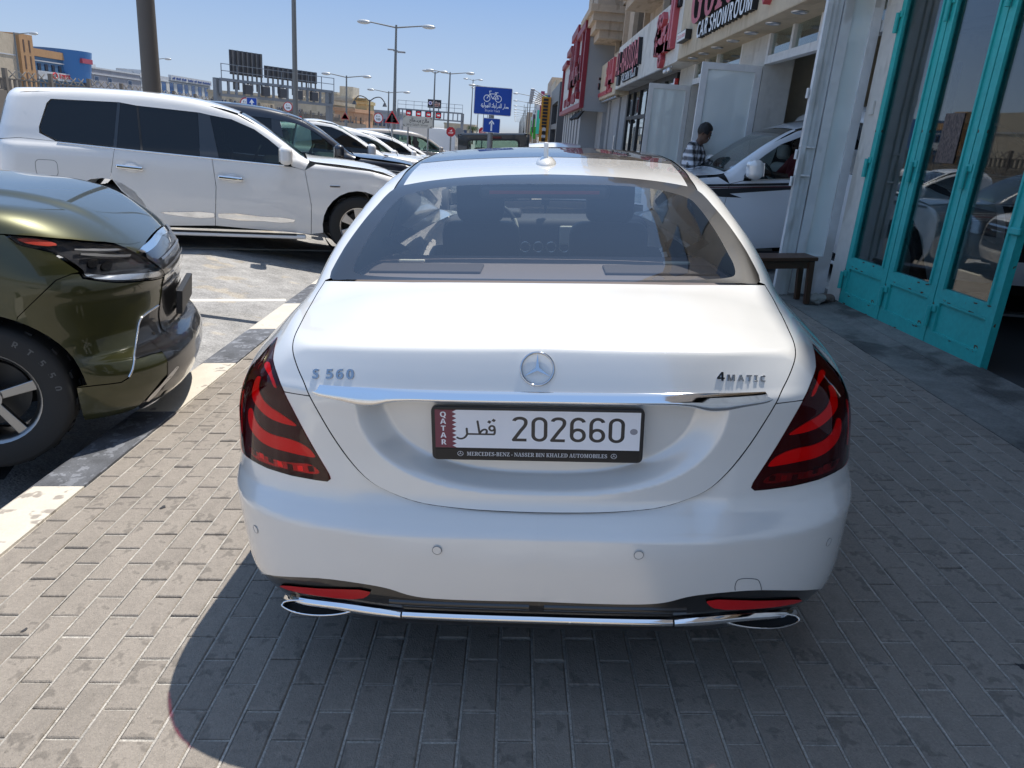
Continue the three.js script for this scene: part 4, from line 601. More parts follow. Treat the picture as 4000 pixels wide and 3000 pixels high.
// ---------- stroke lettering for Arabic words (right to left) ----------
const GL = {
  A: [.26, [[[-.12, 0], [-.12, 1]]]], L: [.32, [[[-.06, 1], [-.06, 0], [-.32, 0]]]], l: [.34, [[[0, 0], [-.16, 0], [-.16, 1]], [[-.16, 0], [-.34, 0]]]],
  t: [.30, [[[0, 0], [-.15, 0], [-.15, .26]], [[-.15, 0], [-.30, 0]]]], h: [.46, [[[0, 0], [-.06, .30], [-.24, .44], [-.40, .28], [-.30, .03], [0, 0]]]], H: [.5, [[[0, 0], [-.12, .36], [-.34, .36], [-.22, .02], [-.1, -.14], [-.32, -.12], [-.5, 0]], [[0, 0], [-.5, 0]]]],
  w: [.42, [[[-.06, .10], [-.14, .32], [-.30, .30], [-.30, .08], [-.08, .04], [-.10, -.18], [-.36, -.36]]]], r: [.34, [[[0, .14], [-.06, -.10], [-.30, -.34]]]], d: [.40, [[[-.14, .46], [-.03, .12], [-.10, 0], [-.38, 0]]]],
  j: [.48, [[[-.44, .36], [-.10, .36], [-.32, .02], [-.48, 0]], [[0, 0], [-.4, 0]]]], J: [.5, [[[-.46, .32], [-.10, .34], [-.40, 0], [-.36, -.36], [-.04, -.42]]]], s: [.52, [[[0, .26], [0, 0], [-.16, 0], [-.16, .26]], [[-.16, 0], [-.32, 0], [-.32, .26]], [[-.32, 0], [-.52, 0]]]],
  S: [.62, [[[0, 0], [-.10, .26], [-.30, .36], [-.42, .2], [-.30, .02], [0, 0]], [[-.3, 0], [-.46, 0], [-.46, .2]], [[-.46, 0], [-.62, 0]]]], e: [.46, [[[-.06, .45], [-.30, .40], [-.18, .22], [-.32, .0], [-.30, -.32], [-.04, -.42]]]],
  m: [.36, [[[-.04, 0], [-.10, .22], [-.26, .2], [-.24, 0], [0, 0]], [[-.1, 0], [-.36, 0]]]], y: [.56, [[[0, .22], [-.22, .25], [-.10, 0], [-.36, -.08], [-.5, .14]]]], q: [.40, [[[-.06, .06], [-.10, .36], [-.28, .36], [-.26, .06], [0, 0]], [[-.1, 0], [-.40, 0]]]], f: [.7, [[[-.04, .06], [-.08, .36], [-.26, .34], [-.22, .06], [0, .02], [-.1, 0], [-.62, 0], [-.68, .2]]]], _: [.28, []],
};
const DOTS = { '2': [[-.08, .66], [-.22, .66]], '1': [[-.16, .66]], '3': [[-.10, .5], [-.26, .5], [-.18, .66]], v: [[-.22, -.24]], V: [[-.10, -.24], [-.26, -.24]] };
function arabic(word) { // word: glyph codes, right to left, digits / v / V add dots to the glyph before
  let x = 0, lastX = 0; const strokes = [], dots = [];
  for (const c of word) { if (DOTS[c]) { for (const [a, b] of DOTS[c]) dots.push([lastX + a, b]); continue; } const [w, st] = GL[c]; lastX = x; for (const s of st) strokes.push(s.map(([a, b]) => [x + a, b])); x -= w; }
  return { strokes, dots, w: -x };
}
const AR = { track: 'msAr_Aldr2AjvAt2_AlHwAtVh2'.replace('2A', 'A'), street: 'sl3Are_jvry_SAlJ', qif: 'q2f', cars: 'AlsltVAr_At2', hadiqa: 'AljtVq2h2', golden: 'AlqlHtV', gate: 'lmers_AlstArAt' };
function drawArabic(g, word, xr, yb, size, lw) { const a = arabic(word); g.lineWidth = lw; g.lineCap = 'round'; g.lineJoin = 'round'; for (const s of a.strokes) { g.beginPath(); s.forEach(([x, y], i) => i ? g.lineTo(xr + x * size, yb - y * size) : g.moveTo(xr + x * size, yb - y * size)); g.stroke(); } for (const [x, y] of a.dots) { g.beginPath(); g.arc(xr + x * size, yb - y * size, lw * .62, 0, 7); g.fill(); } return a.w * size; }
function arabic3(word, size, wd, depth) { // solid letters, origin at the right end of the baseline
  const a = arabic(word), out = []; const seg = (p, q) => { const dx = q[0] - p[0], dy = q[1] - p[1], L = Math.hypot(dx, dy), an = Math.atan2(dy, dx); out.push(box(L + wd, wd, depth).translate(0, 0, depth / 2).rotateZ(an).translate((p[0] + q[0]) / 2, (p[1] + q[1]) / 2, 0)); };
  for (const s of a.strokes) for (let i = 0; i < s.length - 1; i++) seg([s[i][0] * size, s[i][1] * size], [s[i + 1][0] * size, s[i + 1][1] * size]);
  for (const [x, y] of a.dots) out.push(box(wd * 1.2, wd * 1.2, depth).rotateZ(.78).translate(x * size, y * size, depth / 2)); return { g: merge(out), w: a.w * size };
}
// ---------- shops on the right ----------
const FX = 3.1;
const facing = (g, x, y, F) => { g.position.set(x, y, -F); g.rotation.y = -Math.PI / 2; return g; };       // a sign that faces the road
const bx = (x0, x1, y0, y1, F0, F1) => box(x1 - x0, y1 - y0, F1 - F0, (x0 + x1) / 2, (y0 + y1) / 2, -(F0 + F1) / 2);
const nw = noise2(64, 77), plasterT = (r, g, b, st = .12) => { const t = dataTex(512, (u, v) => { const c = fbm(nw, u, v, 6), s = fbm(nw, u + .3, v * .35, 14), f = nw(u * 64, v * 64), d = sstep(.58, .74, s) * st; const k = 1 + (c - .5) * .10 + (f - .5) * .04 - d; return [r * k, g * k * (1 - d * .1), b * k * (1 - d * .25)]; }); t.repeat.set(.35, .35); return t; };
const uvBox = (g) => { const h = g.index ? g.toNonIndexed() : g, p = h.attributes.position, n = h.attributes.normal, u = h.attributes.uv; for (let i = 0; i < p.count; i++) { const ax = Math.abs(n.getX(i)), ay = Math.abs(n.getY(i)), az = Math.abs(n.getZ(i)); if (ax >= ay && ax >= az) u.setXY(i, p.getZ(i), p.getY(i)); else if (ay >= az) u.setXY(i, p.getX(i), p.getZ(i)); else u.setXY(i, p.getX(i), p.getY(i)); } return h; };
const plaster = (r, g, b, st) => new THREE.MeshStandardMaterial({ map: plasterT(r, g, b, st), roughness: .9, color: lin(.85, .85, .85) });
const PM = { cream: plaster(.84, .77, .66, .06), wall: plaster(.78, .70, .61, .12), grey: plaster(.66, .66, .66, .08), white: plaster(.90, .88, .84, .08), dark: std(lin(.045, .048, .055), .4), tile: plaster(.84, .83, .80, .06), pale: plaster(.80, .76, .68, .1) };
const doorWhite = new THREE.MeshStandardMaterial({ map: plasterT(.90, .90, .89, .12), roughness: .5, color: lin(.9, .9, .9) });
const shopGlass = new THREE.MeshPhysicalMaterial({ color: lin(.80, .86, .84), roughness: .01, transmission: 1, thickness: 0, ior: 1.7, side: THREE.DoubleSide });
const dustyGlass = new THREE.MeshPhysicalMaterial({ color: lin(.90, .94, .92), roughness: .05, transmission: .35, thickness: 0, ior: 1.6, side: THREE.DoubleSide });
const pw = (n, geo, m, parent) => part(n, uvBox(geo), m, parent);
function openLeaf(parent, x0, x1, F, y0, y1, mat, bottom = .0, name = 'open_door') { // a glazed leaf standing square to the front
  const fr = .085, d = .05, L = part(name, uvBox(merge([bx(x0, x0 + fr, y0, y1, F - d / 2, F + d / 2), bx(x1 - fr, x1, y0, y1, F - d / 2, F + d / 2), bx(x0 + fr, x1 - fr, y1 - fr, y1, F - d / 2, F + d / 2), bx(x0 + fr, x1 - fr, y0, y0 + fr + bottom, F - d / 2, F + d / 2)])), mat, parent);
  part('pane', bx(x0 + fr - .01, x1 - fr + .01, y0 + fr + bottom - .01, y1 - fr + .01, F - .003, F + .003), dustyGlass, L); return L;
}
{ // showroom with the cream fascia
  const b = thing('showroom_building', 'cream showroom with red and black raised sign letters and white folding doors', 'building');
  const G0 = 7.12, G1 = 16.6;
  pw('pillar', bx(FX - .02, FX + .35, .15, 3.3, 7.12, 7.40), PM.white, b); pw('pillar', bx(FX, FX + .4, .1, 3.3, 10.9, 12.1), PM.tile, b); pw('pillar', bx(FX, FX + .4, .1, 3.3, 15.32, 16.6), PM.tile, b);
  const fas = pw('fascia', bx(2.70, 3.15, 3.05, 4.25, G0, 15.0), PM.cream, b); pw('soffit', bx(2.704, 3.4, 3.04, 3.30, G0 + .01, 16.6), PM.cream, b); pw('upper_wall', bx(FX, FX + .4, 3.3, 13.2, -8, 33), PM.wall, b);
  for (const F of [8.2, 9.1, 10, 10.9, 11.8, 12.7, 13.6, 14.4]) { const l = part('downlight', new THREE.TorusGeometry(.075, .018, 8, 20).rotateX(Math.PI / 2), M.satin, b); l.position.set(2.86, 3.035, -F); part('lamp_glass', cyl(.07, .07, .012, 18), std(lin(.6, .6, .58), .3), l); }
  for (const [F0, F1] of [[7.40, 10.9], [12.1, 15.32]]) { // transom lights over the two openings
    const fr = uvBox(merge([bx(FX, FX + .1, 2.66, 2.76, F0, F1), bx(FX, FX + .1, 3.06, 3.14, F0, F1), ...[F0 + .04, F0 + (F1 - F0) * .47, F0 + (F1 - F0) * .73, F1 - .04].map(F => bx(FX + .002, FX + .098, 2.76, 3.06, F - .04, F + .04))])); const t = part('transom', fr, doorWhite, b); part('pane', bx(FX + .04, FX + .046, 2.75, 3.07, F0, F1), shopGlass, t);
  }
  // leaf 1: the folded stack beside the pale pillar, seen almost edge-on, with a glazed leaf behind
  openLeaf(b, 2.735, 3.09, 7.52, .22, 3.02, doorWhite, .30); for (let i = 0; i < 3; i++) { const s = pw('folded_leaf', bx(2.57 + i * .054, 2.617 + i * .054, .19, 2.99, 7.47 + i * .02, 7.53 + i * .02), doorWhite, b); }
  for (const y of [.55, 1.3, 1.55, 2.1]) part('latch', rbox(.012, .09, .05, .004, 2.552, y, -7.52), doorWhite, b); for (const y of [1.36, 1.62]) part('bolt', rod([2.56, y, -7.50], [2.70, y, -7.46], .012), doorWhite, b);
  openLeaf(b, 2.28, 3.09, 10.93, .2, 2.64, doorWhite, .2); openLeaf(b, 2.30, 3.09, 15.36, .2, 2.64, doorWhite, .2);
  // room behind
  pw('room_wall', bx(9, 9.2, .15, 3.3, G0, 16.6), PM.pale, b); pw('room_side', bx(FX + .4, 9, .15, 3.3, 16.4, 16.6), PM.pale, b); pw('room_floor', bx(FX, 9.2, .05, .235, G0, 16.6), PM.tile, b); pw('room_ceiling', bx(FX + .1, 9.2, 3.3, 3.42, G0, 16.6), PM.pale, b); pw('column', bx(5.2, 5.6, .2, 3.3, 11.6, 12.0), PM.pale, b);
  // raised letters
  const redF = [std(lin(.50, .085, .10), .5), std(lin(.012, .012, .014), .5)], whF = [std(lin(.75, .76, .76), .5), std(lin(.012, .012, .014), .5)];
  const word = (s, f, size, sx, depth, x, y, F, mats, gap = 0) => { let u = 0; for (const c of s) { const t = text3(c, size, depth, f); const w = t.boundingBox.max.x * sx; if (c !== ' ') { t.scale(sx, 1, 1); facing(part('letter', t, mats, b), x, y, F - u); u += w + size * .1 + gap; } else u += size * .35; } };
  word('Golden', fontSerif, .78, 1.15, .09, 2.70, 3.46, 13.95, redF); word('CAR SHOWROOM', font, .235, 1.12, .08, 2.70, 3.20, 13.25, whF);
  const cr = facing(part('registration_sign', box(.72, .16, .10), std(lin(.02, .02, .02), .5), b), 2.64, 3.36, 14.35); const ct = canvasTex(512, 128, (g) => { g.fillStyle = '#e6e2da'; g.fillRect(0, 0, 512, 128); g.fillStyle = '#c03040'; g.font = 'bold 84px sans-serif'; g.fillText('C.R. No:', 14, 94, 250); for (let i = 0; i < 5; i++) g.fillRect(290 + i * 40, 40, 22, 54); }); part('sign_face', new THREE.PlaneGeometry(.70, .14).translate(0, 0, .053), new THREE.MeshStandardMaterial({ map: ct, roughness: .6 }), cr);
  const al = arabic3('rd', .5, .10, .09); facing(part('letter', al.g, redF[0], b), 2.70, 3.42, 9.55);
  // projecting upper floors over the near shops
  const bay = pw('upper_floors', bx(2.32, FX, 4.7, 10.15, -2, 13.2), PM.wall, b); for (let k = 0; k < 5; k++) for (const y of [5.5, 8.1]) part('window', bx(2.30, 2.33, y, y + 1.3, -.6 + k * 2.7, .9 + k * 2.7), M.darkGlass, b);
  for (const [F0, F1] of [[17.3, 18.9], [21.9, 23.9], [26.2, 27.9], [30.5, 32.0]]) { part('window', bx(FX - .012, FX + .02, 4.35, 5.75, F0, F1), M.darkGlass, b); pw('window_reveal', merge([bx(FX - .14, FX, 4.2, 4.35, F0 - .15, F1 + .15), bx(FX - .14, FX, 5.75, 5.9, F0 - .15, F1 + .15), bx(FX - .14, FX, 4.35, 5.75, F1, F1 + .15), bx(FX - .14, FX, 4.35, 5.75, F0 - .15, F0)]), PM.wall, b); }
  for (const [F0, F1, x] of [[19.2, 21.6, 2.25], [27.2, 31.2, 2.15]]) { const s = pw('bay_window', bx(x, FX, 5.0, 12.4, F0, F1), PM.wall, b); pw('cornice', merge([bx(x - .22, FX, 5.5, 5.72, F0 - .2, F1 + .2), bx(x - .12, FX, 5.25, 5.5, F0 - .1, F1 + .1), bx(x + .15, FX, 4.75, 5.0, F0 + .1, F1 - .1)]), PM.wall, s); for (let k = 0; k < 2; k++) part('pane', bx(x - .02, x, 6.4 + k * 2.8, 8.0 + k * 2.8, F0 + .5, F1 - .5), M.darkGlass, s); }
  // second showroom: pale fascia, black-framed glass
  const c = thing('glass_showroom', 'showroom with pale fascia, raised red AL-HADIQA letters and black-framed glass front', 'building');
  pw('fascia', bx(2.70, 3.15, 3.02, 4.18, 15.02, 24.4), PM.white, c); pw('soffit', bx(2.704, 3.5, 3.0, 3.2, 16.61, 24.39), PM.grey, c);
  { const mats = redF; let u = 0; for (const ch of 'AL-HADIQA') { const t = text3(ch, .62, .10, font); t.scale(.92, 1, 1); t.computeBoundingBox(); facing(part('letter', t, mats, c), 2.70, 3.34, 24.0 - u); u += t.boundingBox.max.x + .05; } u = 0; for (const ch of 'CAR SHOW ROOM') { if (ch === ' ') { u += .12; continue; } const t = text3(ch, .20, .07, font); facing(part('letter', t, whF, c), 2.70, 3.10, 22.6 - u); u += t.boundingBox.max.x + .03; } }
  facing(part('logo_block', box(.5, .24, .07), std(lin(.03, .03, .032), .5), c), 2.66, 3.2, 23.5);
  { const a = arabic3('AljtVq2h2', .86, .17, .10); facing(part('letter', a.g, redF[0], c), 2.70, 3.36, 15.4); const a2 = arabic3('Alqs_AmvrS', .26, .06, .06); facing(part('letter', a2.g, redF[1], c), 2.70, 4.0, 15.2); }
  const fr = []; for (const F of [16.95, 18.3, 19.5, 20.7, 21.9, 23.1, 24.2]) fr.push(bx(FX, FX + .09, .2, 3.0, F - .045, F + .045)); fr.push(bx(FX + .003, FX + .087, 2.16, 2.26, 16.95, 24.2), bx(FX + .003, FX + .087, 2.9, 3.0, 16.95, 24.2), bx(FX + .003, FX + .087, .2, .3, 16.95, 24.2));
  const sf = part('shop_front', merge(fr), M.trim, c); for (let i = 0; i < 6; i++) { const F = [16.95, 18.3, 19.5, 20.7, 21.9, 23.1, 24.2]; part('pane', bx(FX + .04, FX + .046, .3, 2.16, F[i] + .045, F[i + 1] - .045), shopGlass, sf); part('pane', bx(FX + .04, FX + .046, 2.26, 2.9, F[i] + .045, F[i + 1] - .045), shopGlass, sf); }
  for (const F of [19.3, 19.7]) { part('door_handle', rod([FX - .04, 1.0, -F], [FX - .04, 1.55, -F], .015), M.chrome, c); }
  pw('room_wall', bx(8, 8.2, .1, 3.2, 16.6, 24.4), PM.pale, c); pw('room_floor', bx(FX, 8.2, .02, .2, 16.6, 24.4), PM.tile, c); pw('room_side', bx(FX + .1, 8, .1, 3.2, 24.25, 24.45), PM.pale, c); pw('room_ceiling', bx(FX + .1, 8.2, 3.2, 3.3, 16.6, 24.4), PM.pale, c);
  for (const F of [15.9, 16.3]) part('security_camera', merge([rbox(.09, .09, .2, .03, 2.74, 2.94, -F), cyl(.02, .02, .1, 8, 2.78, 3.0, -F)]), M.satin, c); part('alarm_box', rbox(.08, .22, .12, .01, FX - .05, 2.75, -16.7), M.red, c);
  // third shop: cream fascia, grey shutters
  const d = thing('car_parts_shop', 'small shop with cream fascia, red CARS letters and grey shutter panels', 'building');
  pw('fascia', bx(2.70, 3.15, 2.9, 4.05, 24.42, 31.2), PM.cream, d); { let u = 0; for (const ch of 'CARS') { const t = text3(ch, .42, .08, font); facing(part('letter', t, redF, d), 2.70, 3.25, 30.7 - u); u += t.boundingBox.max.x + .06; } const a = arabic3('AlsltVAr_At2', .62, .12, .08); facing(part('letter', a.g, redF[0], d), 2.70, 3.3, 24.9); for (let k = 0; k < 12; k++) facing(part('letter', box(.24, .12, .06), redF[0], d), 2.68, 3.05, 25.4 + k * .42); }
  for (let k = 0; k < 9; k++) pw('downlight', cyl(.07, .1, .08, 12, 2.85, 2.86, -(25 + k * .7)), M.satin, d);
  for (let k = 0; k < 5; k++) pw('shutter_panel', bx(FX - .05 * (k % 2), FX + .2, .1, 2.95, 24.5 + k * 1.35, 25.75 + k * 1.35), PM.grey, d); part('door_pull', rod([FX - .08, 1.0, -26], [FX - .08, 1.7, -26], .02), M.chrome, d);
  // shop with the large red-framed sign
  const e = thing('red_sign_shop', 'shop behind a large stepped red-framed sign box with raised red letters', 'building'); const rd = std(lin(.22, .012, .025), .5), greyP = std(lin(.30, .31, .32), .5);
  pw('sign_box', bx(2.12, 2.9, 2.72, 5.25, 29.3, 43.5), std(lin(.50, .50, .48), .6), e); pw('sign_side', bx(2.14, 3.15, 2.5, 5.2, 29.22, 29.297), greyP, e);
  part('sign_frame', merge([bx(2.0, 2.16, 2.6, 2.78, 29.2, 43.6), bx(2.0, 2.16, 2.78, 5.4, 29.2, 29.55), bx(1.95, 2.3, 5.25, 5.5, 29.1, 33.2), bx(1.95, 2.3, 5.55, 5.85, 33.0, 37.0), bx(1.95, 2.3, 5.2, 5.45, 36.8, 40), bx(1.95, 2.3, 4.9, 5.1, 39.8, 43.7), bx(2.0, 2.16, 2.78, 5.0, 43.3, 43.6)]), rd, e);
  { const a = arabic3('lmers_AlstArAt2', 1.45, .26, .14); facing(part('letter', a.g, rd, e), 2.12, 3.75, 30.3); const a2 = arabic3('AlsltVAr_AljtVd', .8, .16, .12); facing(part('letter', a2.g, rd, e), 2.12, 4.6, 33.5); for (let k = 0; k < 13; k++) if (![2, 8].includes(k)) facing(part('letter', box(.42, .34 + (k % 3) * .05, .06), rd, e), 2.10, 3.12, 41.2 - k * .62); }
  for (let k = 0; k < 7; k++) { pw('panel_column', bx(2.25, 3.1, -.2, 2.6, 31.3 + k * 1.8, 32.3 + k * 1.8), greyP, e); } pw('back_wall', bx(2.9, 3.3, -.6, 5, 29.3, 50), PM.grey, e); for (let k = 0; k < 5; k++) part('spot_lamp', rod([2.3, 2.6, -(30 + k * 1.0)], [2.05, 2.25, -(30.2 + k * 1.0)], .04, .06), M.black, e);
  { const P = []; for (let i = 0; i <= 14; i++) { const t = i / 14; P.push([2.5 - .35 * Math.sin(t * 3), 9 - 5 * t - .4 * Math.sin(t * 3.1), -(28.6 + 1.2 * t)]); } part('loose_cable', tube(P, .025, 5), M.black, e); }
  // dark clad building with the orange upright sign
  const h = thing('dark_clad_shop', 'dark grey clad building with tall glass and an orange upright sign', 'building'); pw('cladding', merge([bx(2.3, 6, -1.2, .6, 52, 66), bx(2.3, 6, 3.8, 4.9, 52, 66), bx(2.3, 3.2, .6, 3.8, 62, 66), bx(2.3, 3.2, .6, 3.8, 52, 53), bx(2.32, 3.0, 2.0, 2.35, 53, 62), bx(5.5, 6, .6, 3.8, 52, 66)]), PM.dark, h); part('pane', bx(2.5, 2.52, .6, 3.8, 53, 62), M.darkGlass, h);
  const ob = part('upright_sign', bx(1.55, 2.3, 1.0, 4.55, 66.2, 66.5), std(lin(.62, .27, .02), .6), h); for (let k = 0; k < 9; k++) part('sign_letter', bx(1.7, 2.1, 2.15 + k * .26, 2.33 + k * .26, 66.15, 66.2), M.trim, ob); for (let k = 0; k < 4; k++) part('sign_disc', cyl(.17, .17, .06, 16).rotateX(Math.PI / 2).translate(1.92, 1.98 - k * .27, -66.15), k % 2 ? M.trim : std(lin(.6, .6, .6), .5), ob);
  for (let k = 0; k < 7; k++) part('floodlight_arm', merge([rod([2.2, 4.5 - k * .05, -(68 + k * 1.4)], [.9, 5.1 - k * .12, -(68 + k * 1.4)], .035), rbox(.35, .2, .25, .05, .75, 5.1 - k * .12, -(68 + k * 1.4))]), std(lin(.35, .35, .36), .4, .8), h);
  // the rest of the parade
  const cols = [[.75, .72, .66], [.5, .04, .05], [.06, .12, .4], [.72, .5, .06], [.65, .65, .66], [.4, .03, .06], [.08, .09, .1], [.75, .73, .7], [.5, .06, .05], [.7, .65, .55]], desc = ['cream', 'red', 'blue', 'yellow', 'light grey', 'maroon', 'black', 'white', 'scarlet', 'beige'];
  let F = 67; cols.forEach((cc, i) => { const L = 8 + (i % 3) * 2, s = thing('parade_shop', `distant shop of the parade with ${desc[i]} sign board`, 'building', 'far shops along the parade'); const top = 4.4 + (i * 37 % 5) * .5 - i * .1, y0 = -1.4; pw('wall', bx(2.9, 10, y0, top + 1.2, F, F + L), i % 2 ? PM.pale : PM.wall, s); part('sign_board', bx(2.3 + (i % 2) * .2, 2.9, top - 2.4, top - .6, F + .2, F + L - .2), std(lin(...cc), .5), s); part('upright_sign', bx(1.9, 2.3, top - 3, top - .2, F + 1, F + 1.2), std(lin(cc[2], cc[0], cc[1]), .5), s); part('shop_window', bx(2.85, 2.9, y0 + .3, top - 2.6, F + .6, F + L - .6), M.darkGlass, s); F += L + .05; });
  const tall = thing('apartment_block', 'cream apartment block at the far end of the parade', 'building'); pw('wall', bx(3, 22, -1.6, 9, 150, 190), PM.pale, tall); pw('wall', bx(1.5, 14, -1.6, 6.5, 192, 240), PM.wall, tall); for (let k = 0; k < 4; k++) for (let j = 0; j < 2; j++) part('window', bx(2.9, 3, 2.2 + j * 3, 4 + j * 3, 153 + k * 9, 157 + k * 9), M.darkGlass, tall);
}
{ // shop with the turquoise folding doors
  const b = thing('turquoise_door_shop', 'shop with rusty turquoise steel folding doors and large panes', 'building');
  const nr = noise2(64, 41), teal = (sd) => { const t = dataTex(512, (u, v) => { const c = fbm(nr, u + sd, v, 10), s = fbm(nr, u, v + sd, 28), rust = sstep(.70, .76, c * .55 + s * .45), k = 1 + (c - .5) * .10 + (nr(u * 64, v * 64) - .5) * .05; return rust > .3 ? [.36 * k, .25 * k, .14 * k] : [.22 * k, .73 * k, .70 * k]; }); t.repeat.set(.8, .8); return t; };
  const tm = new THREE.MeshStandardMaterial({ map: teal(0), roughness: .45, color: lin(.9, .9, .9) });
  const P0 = [FX + .0, 7.10], P1 = [FX + .10, 4.93];                 // the run of leaves stands a little open
  const ed = [0, .345, .675, 1];
  const rustM = std(lin(.10, .05, .025), .95);
  for (let i = 0; i < 3; i++) {
    const a = [P0[0] + (P1[0] - P0[0]) * ed[i], P0[1] + (P1[1] - P0[1]) * ed[i]], e = [P0[0] + (P1[0] - P0[0]) * ed[i + 1], P0[1] + (P1[1] - P0[1]) * ed[i + 1]], L = Math.hypot(e[0] - a[0], e[1] - a[1]) - .012, H = 2.95;
    const leaf = new THREE.Group(); leaf.name = 'folding_door'; b.add(leaf); leaf.position.set(a[0], .23, -a[1]); leaf.rotation.y = -Math.atan2(-(e[1] - a[1]) * -1, e[0] - a[0]) ; leaf.rotation.y = Math.atan2(e[1] - a[1], e[0] - a[0]); // local x runs along the leaf
    const d = .055, s = .075, bars = merge([box(s, H, d, s / 2, H / 2, 0), box(s, H, d, L - s / 2, H / 2, 0), box(L - 2 * s, .10, d, L / 2, .05, 0), box(L - 2 * s, .09, d, L / 2, .405, 0), box(L - 2 * s, .09, d, L / 2, H - .045, 0), box(.02, H - .5, .02, s + .008, .45 + (H - .5) / 2, .03), box(.02, H - .5, .02, L - s - .008, .45 + (H - .5) / 2, .03)]);
    part('door_frame', uvBox(bars), tm, leaf); part('kick_panel', uvBox(box(L - 2 * s + .01, .27, .012, L / 2, .23, .004)), tm, leaf); part('panel_bead', uvBox(merge([box(L - 2 * s, .018, .02, L / 2, .11, .02), box(L - 2 * s, .018, .02, L / 2, .35, .02)])), tm, leaf);
    part('pane', box(L - 2 * s + .01, H - .53, .006, L / 2, .45 + (H - .53) / 2, 0), new THREE.MeshPhysicalMaterial({ color: lin(.62, .67, .68), roughness: .015, transmission: 1, thickness: 0, ior: 1.9, clearcoat: 1, clearcoatRoughness: .02, side: THREE.DoubleSide }), leaf);
    for (const y of [.22, 1.25, 2.45]) { part('hinge', merge([cyl(.018, .018, .16, 10, .002, y, .05), box(.06, .05, .01, .03, y + .07, .036)]), tm, leaf); }
    for (let k = 0; k < 8; k++) { const P = Array.from({ length: 9 }, (_, q) => { const t = q / 9 * 6.283, r = rr(.3, 1); return [Math.cos(t) * r * rr(.02, .05), Math.sin(t) * r * .008]; }); const m = part('rust_patch', extrude(smoothPoly(P, 2), .0015), rustM, leaf); m.position.set(rr(.08, L - .08), [.012, .10, .36, .43][k % 4] + rr(-.004, .01), .0285); }
    if (i === 1) { const t = canvasTex(128, 256, (g) => { g.fillStyle = '#5b4a40'; g.fillRect(0, 0, 128, 256); for (let k = 0; k < 1500; k++) { const q = rnd(); g.fillStyle = q > .5 ? 'rgba(130,110,100,.35)' : 'rgba(40,30,28,.35)'; g.fillRect(rnd() * 128, rnd() * 256, 2 + rnd() * 3, 6 + rnd() * 14); } }); part('tape_patch', box(.24, .36, .004, L * .52, 1.52, .008), new THREE.MeshStandardMaterial({ map: t, roughness: .5 }), leaf); }
    if (i === 2) { part('latch_plate', rbox(.10, .05, .03, .012, L - .01, .95, .04), tm, leaf); }
  }
  pw('lintel', bx(FX, FX + .3, 3.24, 4.7, -6, 7.11), PM.white, b); pw('jamb_wall', bx(FX, FX + .3, .1, 3.24, -6, 2.2), PM.white, b);
  pw('room_floor', bx(FX + .02, 10, .05, .222, -6, 7.08), std(lin(.05, .05, .05), .8), b); pw('room_wall', bx(9.8, 10, .1, 3.3, -6, 7.1), PM.pale, b); pw('room_side', bx(FX + .38, 9.8, .1, 3.3, 11.4, 11.5), PM.pale, b); pw('room_end', bx(FX + .3, 9.8, .1, 3.3, -6, -5.8), PM.pale, b); pw('room_ceiling', bx(FX + .3, 10, 3.26, 3.36, -6, 7.1), PM.pale, b);
  pw('wall_switch', rbox(.02, .12, .07, .006, FX - .03, 2.0, -7.26), PM.white, b);
  part('door_post', rod([3.6, .2, -6.9], [3.62, 2.4, -7.0], .03), M.trim, b);
}
{ // stool and stones by the folded doors
  const s = thing('wooden_bench', 'small brown wooden bench beside the folded white doors', 'bench'), wood = std(lin(.075, .032, .014), .45); onPaving(s, 2.52, 7.15, .06);
  part('seat', rbox(.56, .035, .30, .008, 0, .43, 0), wood, s); for (const x of [-.23, .23]) for (const z of [-.11, .11]) part('leg', extrude([[-.022, 0], [.022, 0], [.027, .41], [-.027, .41]], .045, .003).translate(x, 0, z - .022), wood, s); part('apron_rail', merge([box(.44, .07, .02, 0, .375, .11), box(.44, .07, .02, 0, .375, -.11)]), wood, s);
  const st = std(lin(.30, .28, .25), .95); for (const [X, F, r, n] of [[2.86, 7.1, .075, 'pale'], [2.98, 7.12, .06, 'brown']]) { const g = new THREE.IcosahedronGeometry(r, 2), p = g.attributes.position; for (let i = 0; i < p.count; i++) { const v = V(p.getX(i), p.getY(i), p.getZ(i)), k = 1 + .22 * Math.sin(v.x * 60 + r * 99) * Math.cos(v.z * 50 + v.y * 40); p.setXYZ(i, v.x * k * 1.25, v.y * k * .7, v.z * k); } g.computeVertexNormals(); const t = thing('door_stone', `${n} lump of stone on the ground by the bench`, 'stone'); onPaving(t, X, F, 0, .04); part('stone', g, n === 'pale' ? st : std(lin(.16, .11, .09), .95), t); }
}
